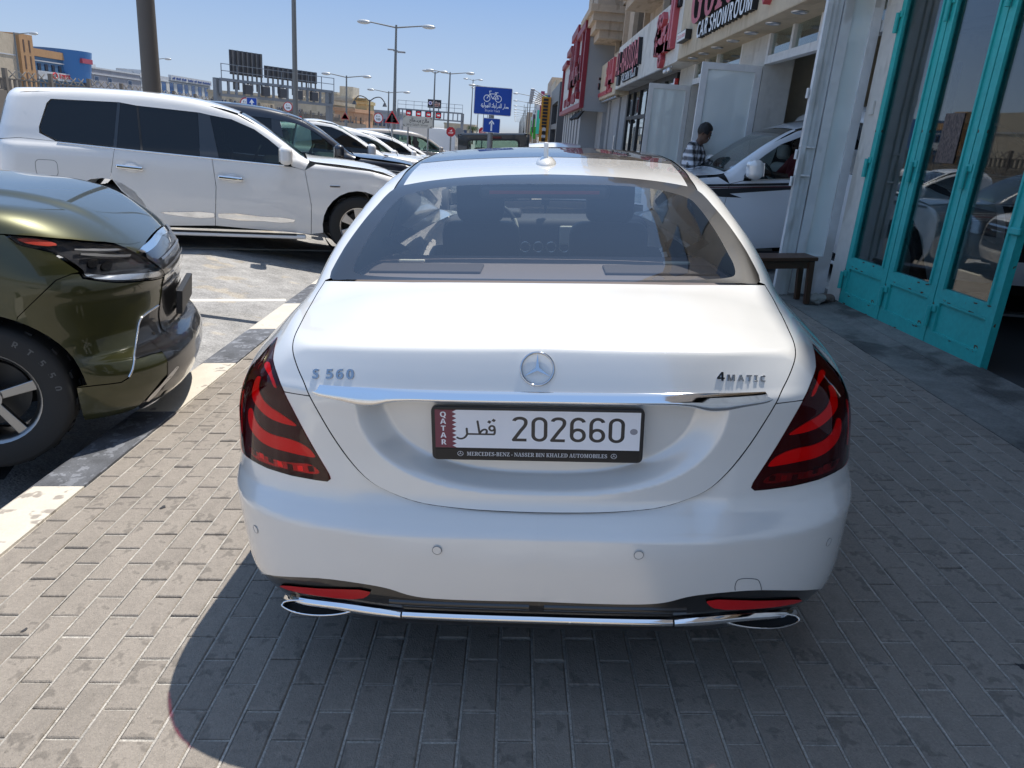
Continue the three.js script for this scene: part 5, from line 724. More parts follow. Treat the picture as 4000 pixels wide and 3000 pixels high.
// ---------- cars by the shops ----------
{
  const pr = buildSuv({ name: 'showroom_suv', label: 'white four-wheel-drive with black and red flank stripes driving out of the showroom', paint: paint(lin(.68, .70, .72)), glass: M.glass, screen: new THREE.MeshPhysicalMaterial({ color: lin(.4, .45, .45), roughness: .01, transmission: 1, thickness: 0, ior: 2.0, side: THREE.DoubleSide }), rearDark: true, trimColor: lin(.5, .47, .42), plainWheels: true, mirror: M.white, board: M.satin, handles: true });
  onPaving(pr, 1.98, 9.64, Math.PI / 2, .0); pr.scale.set(.92, .90, .92);
  const S = pr.sideAt(-1, .003), P = (n, poly, m) => part(n, panel(poly, S, .05), m, pr), bk = std(lin(.012, .012, .014), .4), rd = std(lin(.10, .012, .014), .4);
  P('flank_stripe', [[-3.4, 1.17], [.6, 1.10], [.6, 1.075], [-3.4, 1.13]], bk); P('flank_stripe', [[-3.4, 1.125], [.4, 1.072], [.4, 1.06], [-3.4, 1.105]], rd); P('flank_stripe', [[-1.6, 1.095], [-.2, 1.06], [.1, 1.05], [-.35, .96], [-.6, .95], [-.45, 1.0], [-1.2, 1.05]], bk);
  const wp = part('wiper', rod([-.6, 1.30, .42], [.1, 1.33, .55], .012), M.black, pr);
  // car standing inside the next shop, facing the camera
  const inn = buildSuv({ name: 'shop_suv', label: 'white four-wheel-drive standing behind the turquoise doors, facing out with plate 587', paint: M.whiteSuv, plainWheels: true, handles: false, cell: .05 });
  inn.position.set(4.42, .222, -7.25); inn.rotation.y = Math.PI;
  const pl = part('number_plate', box(.50, .12, .012), std(lin(.03, .03, .03), .5), inn); pl.position.set(0, .56, -1.085); const t = canvasTex(512, 128, (g) => { g.fillStyle = '#e9e9ec'; g.fillRect(0, 0, 512, 128); g.fillStyle = '#15151a'; g.font = 'bold 112px sans-serif'; g.fillText('587', 250, 104); }); const f = part('plate_face', new THREE.PlaneGeometry(.48, .11), new THREE.MeshStandardMaterial({ map: t, roughness: .5 }), pl); f.rotation.y = Math.PI; f.position.z = -.008;
  // boxy black car on the pavement ahead
  const jp = thing('boxy_black_suv', 'boxy black off-road car with hard top, seen from behind on the pavement', 'car'); const bk2 = paint(lin(.012, .014, .018), { roughness: .35 });
  onPaving(jp, -.62, 18.6, -.03, -.32);
  const back = (P2, holes, d, m, n, z, par = jp) => { const g2 = part(n, extrude(P2, d, .012, holes), m, par); g2.position.z = z; return g2; };
  const oo = [[-.86, .95], [.86, .95], [.82, 1.76], [.74, 1.84], [-.74, 1.84], [-.82, 1.76]], win = rectPts(1.18, .40, .08, 0, 1.50, 4);
  back(oo, [[...win].reverse()], .05, bk2, 'rear_hardtop', -.05); part('rear_window', new THREE.PlaneGeometry(1.2, .42).translate(0, 1.5, -.03), M.greenGlass, jp); part('window_rim', extrude(rectPts(1.26, .48, .1, 0, 1.5, 4), .03, .008, [[...win].reverse()]).translate(0, 0, .0), M.trim, jp);
  for (const sg of [1, -1]) { pw('side_panel', box(.04, .9, 3.0, sg * .83, 1.39, -1.56), bk2, jp); part('fender', rbox(.24, .14, 1.0, .05, sg * .88, .80, -.65), M.trim, jp); wheelInto(jp, sg * .80, .40, -.75, .40, sg, { plain: true }); wheelInto(jp, sg * .80, .40, -3.2, .40, sg, { plain: true }); part('tail_lamp', rbox(.12, .26, .06, .02, sg * .72, .9, .02), M.red, jp); part('rear_headrest', rbox(.28, .22, .12, .05, sg * .38, 1.42, -.7), M.trim, jp); }
  part('roof', rbox(1.60, .06, 3.0, .03, 0, 1.84, -1.55), bk2, jp); part('tub', rbox(1.66, .5, 4.0, .05, 0, .78, -1.95), bk2, jp); part('spare_wheel', cyl(.38, .38, .22, 28).rotateX(Math.PI / 2).translate(0, .98, .14), M.rubber, jp); part('bonnet', rbox(1.4, .3, 1.2, .1, 0, .95, -3.6), bk2, jp); part('brake_light', rbox(.3, .05, .03, .01, .05, 1.77, .005), std(lin(.12, .01, .01), .4), jp); part('front_window', new THREE.PlaneGeometry(1.4, .5).translate(0, 1.5, -3.05), M.greenGlass, jp);
  part('aerial', rod([.62, 1.0, -2.9], [.66, 2.6, -3.0], .012, .006, 6), M.black, jp); 
  const wc = thing('white_car_ahead', 'pale blue-white car roof just past the boxy black car', 'car'); const wf = panel([[-.75, -1.2], [.75, -1.2], [.8, .9], [-.8, .9]], (x, l) => { const y = 1.42 - .10 * x * x - .16 * l * l; return [x, y, -l, .2 * x, 1, -.3 * l]; }, .2); part('roof', wf, M.whiteSuv, wc); part('body', rbox(1.75, .6, 4.2, .25, 0, .62, -.2), M.whiteSuv, wc); for (const sg of [1, -1]) { part('side_window', rbox(.05, .36, 1.9, .02, sg * .76, 1.12, -.1), M.darkGlass, wc); for (const l of [-1.4, 1.3]) wheelInto(wc, sg * .75, .33, l, .33, sg, { plain: true }); } onPaving(wc, .95, 22.5, 0, -.12);
}
// ---------- street furniture and the far side of the road ----------
const steel = std(lin(.20, .20, .19), .55, .3), galv = std(lin(.26, .27, .28), .5, .4), darkSteel = std(lin(.075, .075, .08), .6);
const place2 = (g, x, F, y = groundY(F), turn = 0) => { g.position.set(x, y, -F); g.rotation.y = turn; return g; };
function signTex(w, h, draw) { return new THREE.MeshStandardMaterial({ map: canvasTex(w, h, draw), roughness: .55 }); }
{
  const s = thing('cycle_sign', 'blue Bicycle Track sign over a blue arrow plate on a grey post', 'sign'); place2(s, -.60, 13.2, -.35, -.02);
  part('post', cyl(.045, .045, 2.5, 14, 0, 1.25, 0), galv, s); part('tape_band', cyl(.052, .052, .05, 14, 0, 1.42, 0), std(lin(.25, .10, .06), .7), s);
  const bm = std(lin(.6, .62, .64), .5); const pl = part('sign_plate', extrude(rectPts(.625, .435, .03), .012), bm, s); pl.position.set(.015, 2.36, .05);
  part('sign_face', new THREE.PlaneGeometry(.605, .415).translate(0, 0, .0145), signTex(1024, 704, (g, w, h) => { g.fillStyle = '#0d47a8'; g.fillRect(0, 0, w, h); g.strokeStyle = g.fillStyle = '#eef2f6'; g.lineWidth = 20; g.lineJoin = 'round'; g.lineCap = 'round'; for (const x of [340, 660]) { g.beginPath(); g.arc(x, 285, 84, 0, 7); g.stroke(); } g.beginPath(); g.moveTo(660, 285); g.lineTo(590, 160); g.lineTo(420, 165); g.lineTo(500, 290); g.lineTo(660, 285); g.moveTo(500, 290); g.lineTo(590, 160); g.moveTo(340, 285); g.lineTo(420, 165); g.lineTo(400, 95); g.lineTo(450, 90); g.moveTo(560, 125); g.lineTo(640, 125); g.moveTo(590, 160); g.lineTo(598, 125); g.stroke(); drawArabic(g, 'msAr_AldrAjvAt2_AlHwAtVh2', 960, 510, 108, 15); g.font = '74px sans-serif'; g.textAlign = 'center'; g.fillText('Bicycle Track', w / 2, 632); }), pl);
  const p2 = part('arrow_plate', extrude(rectPts(.285, .23, .02), .012), bm, s); p2.position.set(.015, 1.98, .05); part('arrow_face', new THREE.PlaneGeometry(.268, .213).translate(0, 0, .0145), signTex(256, 204, (g, w, h) => { g.fillStyle = '#0d47a8'; g.fillRect(0, 0, w, h); g.fillStyle = '#eef2f6'; g.fillRect(115, 60, 26, 124); g.beginPath(); g.moveTo(128, 18); g.lineTo(168, 60); g.lineTo(168, 90); g.lineTo(128, 50); g.lineTo(88, 90); g.lineTo(88, 60); g.fill(); }), p2);
  // name board
  const n = thing('street_name_board', 'grey Jery Saleh Street name board with ornate corners on two legs', 'sign'); place2(n, -3.35, 25, groundY(25), .0); for (const x of [-.30, .34]) part('post', cyl(.025, .025, 1.95, 8, x, .975, 0), galv, n);
  const nb = part('board', box(.95, .34, .03, 0, 2.06, .03), std(lin(.45, .45, .43), .6), n); part('board_face', new THREE.PlaneGeometry(.93, .32).translate(0, 2.06, .047), signTex(1024, 352, (g, w, h) => { g.fillStyle = '#b9b6ae'; g.fillRect(0, 0, w, h); g.strokeStyle = g.fillStyle = '#1d1d22'; drawArabic(g, 'sl3Are_jvry_SAlJ', 900, 165, 120, 16); g.font = '104px sans-serif'; g.textAlign = 'center'; g.fillText('Jery Saleh Street', w / 2, 310, 820); g.lineWidth = 8; for (const [x, y, a, b2] of [[10, 10, 1, 1], [w - 10, 10, -1, 1], [10, h - 10, 1, -1], [w - 10, h - 10, -1, -1]]) { for (const k of [24, 48, 72]) { g.beginPath(); g.moveTo(x + a * k, y); g.lineTo(x + a * k, y + b2 * (84 - k)); g.lineTo(x, y + b2 * (84 - k)); g.stroke(); } } }), nb);
  const stopFace = signTex(256, 256, (g, w) => { g.fillStyle = '#b3202a'; g.fillRect(0, 0, w, w); g.strokeStyle = g.fillStyle = '#f2f2f2'; drawArabic(g, 'q2f', 172, 104, 76, 13); g.font = 'bold 74px sans-serif'; g.textAlign = 'center'; g.fillText('STOP', 128, 196); });
  for (const [x, F, lb, y] of [[-2.72, 30, 'red octagonal stop sign in front of the parked truck', 1.40], [-1.9, 38, 'red octagonal stop sign half hidden by the boxy black car', 1.50]]) { const t = thing('stop_sign', lb, 'sign'); place2(t, x, F, groundY(F)); const k = y - groundY(F); part('post', cyl(.03, .03, k, 8, 0, k / 2, 0), galv, t); const oct = circlePts(.185, 8).map(([a, b]) => { const c = Math.cos(Math.PI / 8), s2 = Math.sin(Math.PI / 8); return [a * c - b * s2, a * s2 + b * c]; }); const o = part('sign_plate', extrude(oct, .01), std(lin(.42, .02, .03), .5), t); o.position.set(0, k, .04); part('sign_face', new THREE.PlaneGeometry(.262, .262).translate(0, 0, .012), stopFace, o); }
  { const t = thing('round_sign_back', 'grey back of a round road sign beside the stop sign', 'sign'); place2(t, -2.55, 32, groundY(32)); part('post', cyl(.03, .03, 1.9, 8, 0, .95, 0), galv, t); part('disc', cyl(.2, .2, .02, 24).rotateX(Math.PI / 2).translate(0, 1.9, 0), galv, t); }
  const tri = (x, F, yTop, sz, lb, arrow) => { const t = thing('warning_sign', lb, 'sign'); place2(t, x, F, groundY(F)); const k = yTop - groundY(F); part('post', cyl(.04, .04, k, 10, 0, k / 2, 0), galv, t); const P = [[-sz / 2, -sz * .82], [sz / 2, -sz * .82], [0, 0]], o = part('sign_plate', extrude(P, .014, .006), std(lin(.45, .015, .025), .5), t); o.position.set(0, k, .05); const q = offPoly(P, sz * .105); part('sign_face', extrude(q, .002).translate(0, 0, .018), std(lin(.8, .8, .8), .5), o); if (arrow) part('sign_arrow', merge([box(.075 * sz * 2, sz * .46, .004, 0, -sz * .52, .023), box(sz * .16, sz * .07, .004, sz * .08, -sz * .58, .0235), extrude([[-sz * .10, -sz * .36], [sz * .10, -sz * .36], [0, -sz * .24]], .004).translate(0, 0, .022)]), M.black, o); };
  tri(-4.48, 27, 1.95, .50, 'red triangular side road warning sign beside the name board', true); tri(-9.4, 42, 1.9, .42, 'small red triangular warning sign by the highway wall', false);
  const spd = (x, F, y, r, lb) => { const t = thing('speed_sign', lb, 'sign'); place2(t, x, F, groundY(F)); const k = y - groundY(F); part('post', cyl(.035, .035, k, 8, 0, k / 2, 0), galv, t); const o = part('disc', cyl(r, r, .015, 28).rotateX(Math.PI / 2), std(lin(.5, .02, .03), .5), t); o.position.set(0, k, .05); part('disc_face', new THREE.CircleGeometry(r * .82, 28).translate(0, 0, .0085), signTex(128, 128, (g) => { g.fillStyle = '#e8e8e8'; g.fillRect(0, 0, 128, 128); g.fillStyle = '#16161a'; g.font = 'bold 44px sans-serif'; g.textAlign = 'center'; g.fillText('100', 64, 100); g.fillText('١٠٠', 64, 52); g.strokeStyle = '#16161a'; g.lineWidth = 7; g.beginPath(); g.moveTo(40, 26); g.lineTo(40, 50); g.stroke(); for (const x2 of [62, 84]) { g.beginPath(); g.arc(x2, 42, 5, 0, 7); g.fill(); } }), o); };
  spd(-8.72, 48, 1.78, .30, 'round red-rimmed 100 speed limit sign near the triangular sign'); spd(-13.6, 46, 2.0, .27, 'round speed limit sign under the big gantry'); spd(-15.0, 43, 1.95, .32, 'round speed sign beside the blue arrow plate');
  { const t = thing('arrow_sign', 'blue square sign with white upward arrow beside the big gantry', 'sign'); place2(t, -13.65, 40, groundY(40)); part('post', cyl(.05, .05, 2.6, 8, 0, 1.3, 0), galv, t); const o = part('plate', box(.52, .56, .02, 0, 2.62, .05), std(lin(.5, .5, .52), .5), t); part('plate_face', new THREE.PlaneGeometry(.48, .52).translate(0, 2.62, .062), signTex(128, 128, (g) => { g.fillStyle = '#0d47a8'; g.fillRect(0, 0, 128, 128); g.fillStyle = '#eee'; g.fillRect(54, 40, 20, 72); g.beginPath(); g.moveTo(64, 12); g.lineTo(98, 56); g.lineTo(30, 56); g.fill(); }), o); }
  // lamp posts
  const head = (dir) => new THREE.SphereGeometry(1, 16, 10).scale(.42, .13, .16).translate(dir * .38, -.02, 0);
  const lampPost = (x, F, H, arm, lb, o = {}) => { const t = thing('lamp_post', lb, 'lamp post', o.group); place2(t, x, F, groundY(F), o.turn ?? 0); part('pole', cyl(o.r1 ?? .06, o.r0 ?? .12, H, 12, 0, H / 2, 0), o.m ?? steel, t); for (const d of o.dirs ?? [-1, 1]) { const a = part('arm', rod([0, H - .15, 0], [d * arm, H + (o.rise ?? .05), 0], .045, .035, 8), steel, t); const hd = part('lamp_head', head(d), std(lin(.45, .46, .46), .4, .3), t); hd.position.set(d * arm, H + (o.rise ?? .05), 0); } if (o.camera) part('camera_cluster', merge([rbox(.5, .10, .2, .03, .35, H - 1.5, 0), rbox(.4, .08, .2, .03, -.3, H - 1.4, 0), box(.3, .06, .06, 0, H - 1.45, 0)]), galv, t); return t; };
  { const t = thing('tall_pole', 'thick brown grey steel pole rising behind the large white four-wheel-drive', 'pole'); place2(t, -8.46, 18, groundY(18)); part('pole', cyl(.16, .205, 9, 16, 0, 4.5, 0), std(lin(.115, .098, .082), .6), t); part('base_plate', box(.5, .06, .5, 0, .03, 0), steel, t); }
  lampPost(-10.05, 35, 12, 1.6, 'slender grey lamp post in front of the big gantry', { r0: .13, r1: .07 });
  lampPost(-8.08, 50, 7.2 + .85, 1.6, 'lamp post with two arms and a camera cluster', { camera: true, rise: .05, r0: .14 });
  lampPost(-6.95, 75, 7.5, 1.5, 'two-armed lamp post in front of the lane control gantry', {}); lampPost(-8.9, 80, 7.8, .5, 'lamp post standing right behind the lane control gantry', {});
  lampPost(-44.1, 70, 7.55, 1.3, 'lamp post by the beige and orange tower', { dirs: [1] }); lampPost(-41.5, 90, 7.6, 1.3, 'single-armed lamp post left of the white office block', { dirs: [1] });
  lampPost(-8.2, 130, 10.5, .8, 'mast lamp with short arms behind the gantry', { group: 'lamp posts receding down the highway' }); lampPost(-3.2, 90, 7.4, 2.2, 'lamp post with arm reaching left behind the cycle sign', { dirs: [-1] });
  for (let i = 0; i < 12; i++) lampPost(1.2 - i * .15, 120 + i * 26, 8.4, 1.9, 'distant two-armed lamp post down the street', { group: 'distant lamp posts down the street' }); for (let i = 0; i < 5; i++) lampPost(-9 - i * .4, 165 + i * 34, 11, 1, 'distant mast lamp along the highway', { group: 'distant mast lamps along the highway' });
  lampPost(-15.5, 70, 6.2, 1.4, 'lamp post in front of the ornate cream house', {}); lampPost(-14.8, 88, 6.0, 1.6, 'low lamp post behind the speed limit sign', {});
  { const t = thing('ornamental_lamp', 'black ornamental street lamp with two curled arms', 'lamp post'); place2(t, -10.6, 55, groundY(55) - 1.45); part('pole', cyl(.05, .09, 5.3, 10, 0, 2.65, 0), darkSteel, t); for (const d of [-1, 1]) { part('arm', tube([[0, 5.2, 0], [d * .35, 5.45, 0], [d * .75, 5.5, 0], [d * 1.05, 5.2, 0]], .04, 6), darkSteel, t); part('lantern', cyl(.06, .16, .25, 10, d * 1.05, 5.05, 0), darkSteel, t); } }
  // gantries
  const gantry = (nm, lb, a, b, yb, H, o) => { const t = thing(nm, lb, 'gantry'); const A = V(a[0], 0, -a[1]), B = V(b[0], 0, -b[1]), L = A.distanceTo(B); t.position.set(a[0], 0, -a[1]); t.rotation.y = Math.atan2(-(B.z - A.z), B.x - A.x); const s = o.s; for (const y of [yb, yb + H]) for (const z of [-.35, .35]) part('chord', box(L, s, s, L / 2, y, z), galv, t); const n = o.n; for (let i = 0; i <= n; i++) part('upright', box(s * .8, H - s, s * .8, L * i / n, yb + H / 2, .35), galv, t); for (const x of [0, L]) { part('leg', box(s * 2.2, yb + 2.4 + H, s * 2.2, x, (yb + H - 2.4) / 2, 0), galv, t); } part('walkway_rail', merge([box(L, .04, .04, L / 2, yb + H + .9, .5), box(L, .04, .04, L / 2, yb + H + .5, .5), ...Array.from({ length: 9 }, (_, i) => box(.04, .95, .04, L * i / 8, yb + H + .45, .5))]), galv, t); return [t, L]; };
  const [g1, L1] = gantry('sign_gantry', 'large grey sign gantry carrying two dark sign boards seen from behind', [-19.2, 50], [-14.0, 57.5], 2.45, .9, { s: .16, n: 16 });
  const backBoard = (t, x0, x1, y0, y1, nb) => { const m = part('sign_board', box(x1 - x0, y1 - y0, .06, (x0 + x1) / 2, (y0 + y1) / 2, .1), darkSteel, t); for (let i = 0; i < nb; i++) part('board_rib', box(.07, y1 - y0 + .9, .10, x0 + (x1 - x0) * (i + .5) / nb, (y0 + y1) / 2 - .45, .20), std(lin(.16, .15, .14), .6), t); };
  backBoard(g1, .9, 3.35, 3.72, 5.15, 7); backBoard(g1, 3.5, 7.9, 3.75, 4.5, 11); for (let i = 0; i < 5; i++) part('signal_box', rbox(.55, .6, .3, .04, 1.9 + i * 1.35, 2.9, .5), darkSteel, g1);
  const [g2, L2] = gantry('lane_gantry', 'grey lane control gantry with four lit 100 discs and a message board', [-14.0, 90], [-6.7, 90], 2.3, .85, { s: .15, n: 14 });
  const disc = signTex(128, 128, (g) => { g.fillStyle = '#16161c'; g.fillRect(0, 0, 128, 128); g.strokeStyle = '#d8202c'; g.lineWidth = 13; g.beginPath(); g.arc(64, 64, 50, 0, 7); g.stroke(); g.fillStyle = '#f4f2f6'; g.font = 'bold 50px sans-serif'; g.textAlign = 'center'; g.fillText('100', 64, 82); }); disc.emissive = new THREE.Color(1, 1, 1); disc.emissiveMap = disc.map; disc.emissiveIntensity = .35;
  for (let i = 0; i < 4; i++) { const s2 = part('lane_signal', box(.62, .66, .2, 1.25 + i * 1.12, 2.75, .5), darkSteel, g2); part('signal_lamp', new THREE.PlaneGeometry(.58, .58).translate(1.25 + i * 1.12, 2.75, .605), disc, s2); }
  { const b = part('message_board', box(1.5, .9, .25, 4.1, 3.95, .3), darkSteel, g2); const f = signTex(256, 160, (g) => { g.fillStyle = '#15151b'; g.fillRect(0, 0, 256, 160); g.fillStyle = '#d9d7f4'; g.beginPath(); g.arc(46, 70, 34, 0, 7); g.fill(); g.fillStyle = '#3a3f86'; g.beginPath(); g.arc(46, 70, 24, 0, 7); g.fill(); g.strokeStyle = '#e9c9c2'; g.fillStyle = '#e6b0a2'; drawArabic(g, 'tVw_msAm_AlAtt', 240, 64, 40, 6); g.font = 'bold 28px sans-serif'; g.fillText('FASTEN YOUR', 92, 104, 150); g.fillText('SEAT BELT', 112, 136, 120); }); f.emissive = new THREE.Color(1, 1, 1); f.emissiveMap = f.map; f.emissiveIntensity = .25; part('board_lamp', new THREE.PlaneGeometry(1.44, .84).translate(4.1, 3.95, .43), f, b); for (const x of [3.6, 4.6]) part('board_leg', box(.1, .5, .1, x, 3.4, .3), galv, g2); }
  // highway wall with railing
  const w = thing('highway_fence', 'beige concrete highway wall topped by a railing of bars and crossed braces', 'fence'); const conc = std(lin(.17, .145, .12), .9), bar = std(lin(.10, .088, .076), .7), brace = std(lin(.20, .18, .155), .7);
  for (let k = 0; k < 34; k++) { const F = 20 + k * 3.7, yt = 2.62 - (F > 45 ? (F - 45) * .0085 : 0), yg = groundY(F); part('post', box(.18, yt - yg + .1, .18, -25, (yt + yg) / 2, -F), conc, w); part('wall_panel', box(.16, yt - .95 - yg, 3.44, -25, (yt - .95 + yg) / 2, -F - 1.85), conc, w); part('top_rail', box(.07, .06, 3.44, -25, yt - .42, -F - 1.85), bar, w); part('bottom_rail', box(.07, .06, 3.44, -25, yt - .9, -F - 1.85), bar, w); if (k < 24) { for (let i = 0; i < 9; i++) { part('bar', box(.05, .46, .16, -25, yt - .66, -F - .3 - i * .385), bar, w); } for (let i = 0; i < 4; i++) { const z = -F - .6 - i * .78; part('brace', merge([beam([-25.0, yt - .40, z - .3], [-25.0, yt - .02, z + .3], .03, .05), beam([-25.03, yt - .40, z + .3], [-25.03, yt - .02, z - .3], .03, .05)]), brace, w); } } }
  { const w2 = thing('far_wall', 'long pale boundary wall at the end of the highway', 'wall'); pw('wall', box(.3, 2.4, 150, -22, -.05, -222), PM.grey, w2); }
  // far buildings
  const face = (t, x0, x1, y0, y1, F, m, n, d = .3) => part(n, box(x1 - x0, y1 - y0, d, (x0 + x1) / 2, (y0 + y1) / 2, -F - d / 2), m, t);
  const turned = (t, x, F, a) => { t.position.set(x, 0, -F); t.rotation.y = a; return t; };
  const beige = plaster(.76, .70, .61, .05), ochre = plaster(.72, .56, .40, .04), blueG = std(lin(.05, .12, .22), .25), blueP = std(lin(.04, .16, .38), .4), office = plaster(.76, .77, .78, .05), officeGrey = plaster(.60, .60, .62, .05), winB = std(lin(.04, .07, .13), .15);
  const east = (g, x, y, F) => { g.position.set(x, y, -F); g.rotation.y = Math.PI / 2; return g; };           // lettering that faces the road from the far side
  { const t = thing('car_dealer_building', 'beige and ochre dealer building with blue curved glass front and red lettering', 'building'); const X = -72;
    pw('tower', bx(-84, X, -3, 9.4, 100, 114.4), beige, t); pw('floor_line', bx(X, X + .08, 6.6, 6.75, 100, 114.4), office, t); pw('ochre_tower', bx(-82, X + .6, -3, 9.65, 114.45, 117.5), ochre, t); for (const F of [115.3, 116.6]) for (const [y0, y1] of [[7.3, 8.9], [5.0, 6.8], [3.2, 4.5]]) part('slot_window', bx(X + .55, X + .64, y0, y1, F - .16, F + .16), std(lin(.10, .06, .04), .6), t);
    pw('ochre_band', bx(-82, X + .2, 7.0, 8.05, 117.55, 127.5), ochre, t); part('blue_front', bx(-82, X, -3, 6.98, 117.55, 131), blueG, t); part('pale_band', bx(X, X + .12, 6.35, 6.5, 117.6, 131), office, t); for (let i = 0; i < 6; i++) part('slot_window', bx(X, X + .1, 5.15, 6.05, 119.0 + i * 1.75, 119.7 + i * 1.75), std(lin(.012, .015, .03), .3), t);
    part('blue_drum', new THREE.CylinderGeometry(4.4, 3.9, 4.6, 36).translate(-74.2, 6.35, -129.2), blueP, t); const sg = part('sign_panel', bx(X + .1, X + .5, 3.9, 5.05, 118.2, 129.5), office, t); { let u = 0; for (const ch of 'TOYOTA') { const l = text3(ch, .62, .08); east(part('letter', l, M.red, t), X + .5, 4.25, 123.4 + u); u += l.boundingBox.max.x + .08; } } east(part('logo_ring', new THREE.TorusGeometry(.40, .10, 8, 24).scale(1.3, 1, 1), M.red, t), X + .55, 4.55, 122.3); pw('upper_sign', bx(-70.6, -69.9, 6.9, 7.6, 127.5, 130.5), std(lin(.35, .06, .09), .5), t); }
  { const t = thing('grey_office_block', 'long light grey office building beside the dealer building', 'building'); const X = -72; pw('wall', bx(-84, X, -3, 6.5, 133.5, 150.5), officeGrey, t); pw('parapet', bx(-84, X + .1, 6.5, 6.75, 133.4, 150.6), office, t); pw('ledge', bx(X, X + .15, 5.6, 5.75, 133.5, 150.5), office, t); for (const F of [135, 139.3, 146.4]) { part('window_frame', bx(X, X + .08, 4.55, 5.35, F - .75, F + .75), office, t); part('window', bx(X + .08, X + .12, 4.65, 5.25, F - .62, F - .04), winB, t); part('window', bx(X + .08, X + .12, 4.65, 5.25, F + .04, F + .62), winB, t); } pw('roof_unit', bx(-78, -74, 6.75, 7.3, 136, 139), office, t); part('roof_rail', merge([rod([X, 7.1, -142], [X, 7.1, -148], .05), rod([X, 6.7, -142], [X, 7.1, -142], .05), rod([X, 6.7, -148], [X, 7.1, -148], .05)]), galv, t); }
  { const t = thing('white_office_block', 'white office block with a row of tall blue windows and blue roof lettering', 'building'); const X = -72; pw('wall', bx(-86, X, -3, 7.0, 150.7, 184), office, t); pw('ledge', bx(X, X + .2, 6.05, 6.2, 150.7, 184), office, t); pw('ledge', bx(X, X + .3, 3.5, 3.8, 150.7, 184), office, t); const wB = std(lin(.05, .12, .27), .2); for (let i = 0; i < 9; i++) { const F = 152.2 + i * 3.55; part('window', bx(X, X + .1, 3.95, 6.0, F, F + (i === 4 ? 2.5 : 1.7)), wB, t); pw('stone_panel', bx(X, X + .14, 3.95, 6.0, F + (i === 4 ? 2.55 : 1.9), F + 3.3), PM.tile, t); } const sp = pw('roof_sign', bx(X - .2, X + .4, 6.45, 7.5, 163, 184), office, t); const nb = std(lin(.03, .07, .24), .5); for (let i = 0; i < 44; i++) if (![3, 9, 15, 16, 23, 27, 33].includes(i)) part('letter', bx(X + .4, X + .48, 6.75, 7.0 + ((i * 7) % 3) * .08, 163.6 + i * .45, 163.9 + i * .45), nb, sp); pw('roof_unit', bx(-80, -75, 7.0, 7.8, 158, 162), office, t); }
  const house = (x, F, w, h, a, m, lb, o = {}) => { const t = thing('far_house', lb, 'building'); turned(t, x, F, a); const dp = o.d ?? 12; part('wall', box(w, h + 3, dp, 0, h / 2 - 1.5, -dp / 2), m, t); part('parapet', box(w + .4, .5, dp + .4, 0, h + .2, -dp / 2), m, t); for (let j = 0; j < (o.rows ?? 2); j++) for (let i = 0; i < (o.cols ?? 4); i++) part('window', box(o.ww ?? 1.1, o.wh ?? 1.5, .2, -w / 2 + (i + .5) * w / (o.cols ?? 4), h - 2.2 - j * 3.2, .05), winB, t); if (o.tower) part('roof_room', box(o.tower, 3, 5, w * .15, h + 1.5, -5), m, t); if (o.crenel) for (let i = 0; i < 7; i++) part('merlon', new THREE.CylinderGeometry(.5, .5, .4, 12, 1, false, -Math.PI / 2, Math.PI).rotateX(-Math.PI / 2).rotateZ(0).translate(-w / 2 + (i + .5) * w / 7, h + .4, .1), m, t); return t; };
  const c1 = plaster(.80, .74, .64, .06), c2 = plaster(.76, .70, .62, .08), c3 = plaster(.80, .62, .48, .05), c4 = plaster(.66, .66, .68, .05), c5 = plaster(.84, .79, .70, .05);
  house(-61.5, 170, 11.5, 5.0, -.1, c1, 'cream villa with small windows behind the gantry', { cols: 5, rows: 1 }); house(-47, 165, 9, 4.3, -.1, c2, 'low sand house under the gantry boards', { cols: 4, rows: 1, tower: 3 }); house(-33.6, 130, 5.2, 3.75, -.1, c1, 'cream house with shaped parapet and wooden window boxes', { cols: 4, rows: 1, crenel: true, ww: .7, wh: 1.1 }); house(-46.6, 190, 5, 7.1, -.1, c5, 'tall pale block rising behind the shaped parapet', { cols: 2, rows: 2 }); house(-41, 178, 6, 5.6, -.1, c5, 'pale house with roof room behind the gantry leg', { cols: 3, rows: 1, tower: 3 });
  house(-26.8, 120, 3.0, 2.75, -.05, c3, 'peach house with tall narrow bays by the highway', { cols: 5, rows: 1, wh: 1.5, ww: .3 }); house(-26.3, 130, 1.9, 4.15, -.05, plaster(.80, .72, .52, .05), 'yellow cream house with ornate crest and balconies', { cols: 3, rows: 2, crenel: true, ww: .35, wh: .8, d: 5 }); house(-34, 150, 6, 4.9, -.05, c2, 'broad beige block behind the peach house', { cols: 2, rows: 0 }); house(-32, 180, 7, 3.7, -.05, c4, 'grey house row behind the lane gantry', { cols: 7, rows: 1, wh: 1.6, ww: .4 }); house(-33, 232, 8, 3.4, -.05, c5, 'far pale row of houses along the highway', { cols: 6, rows: 1 }); house(-20, 260, 10, 2.6, 0, c1, 'far low cream house straight ahead', { cols: 5, rows: 1 });
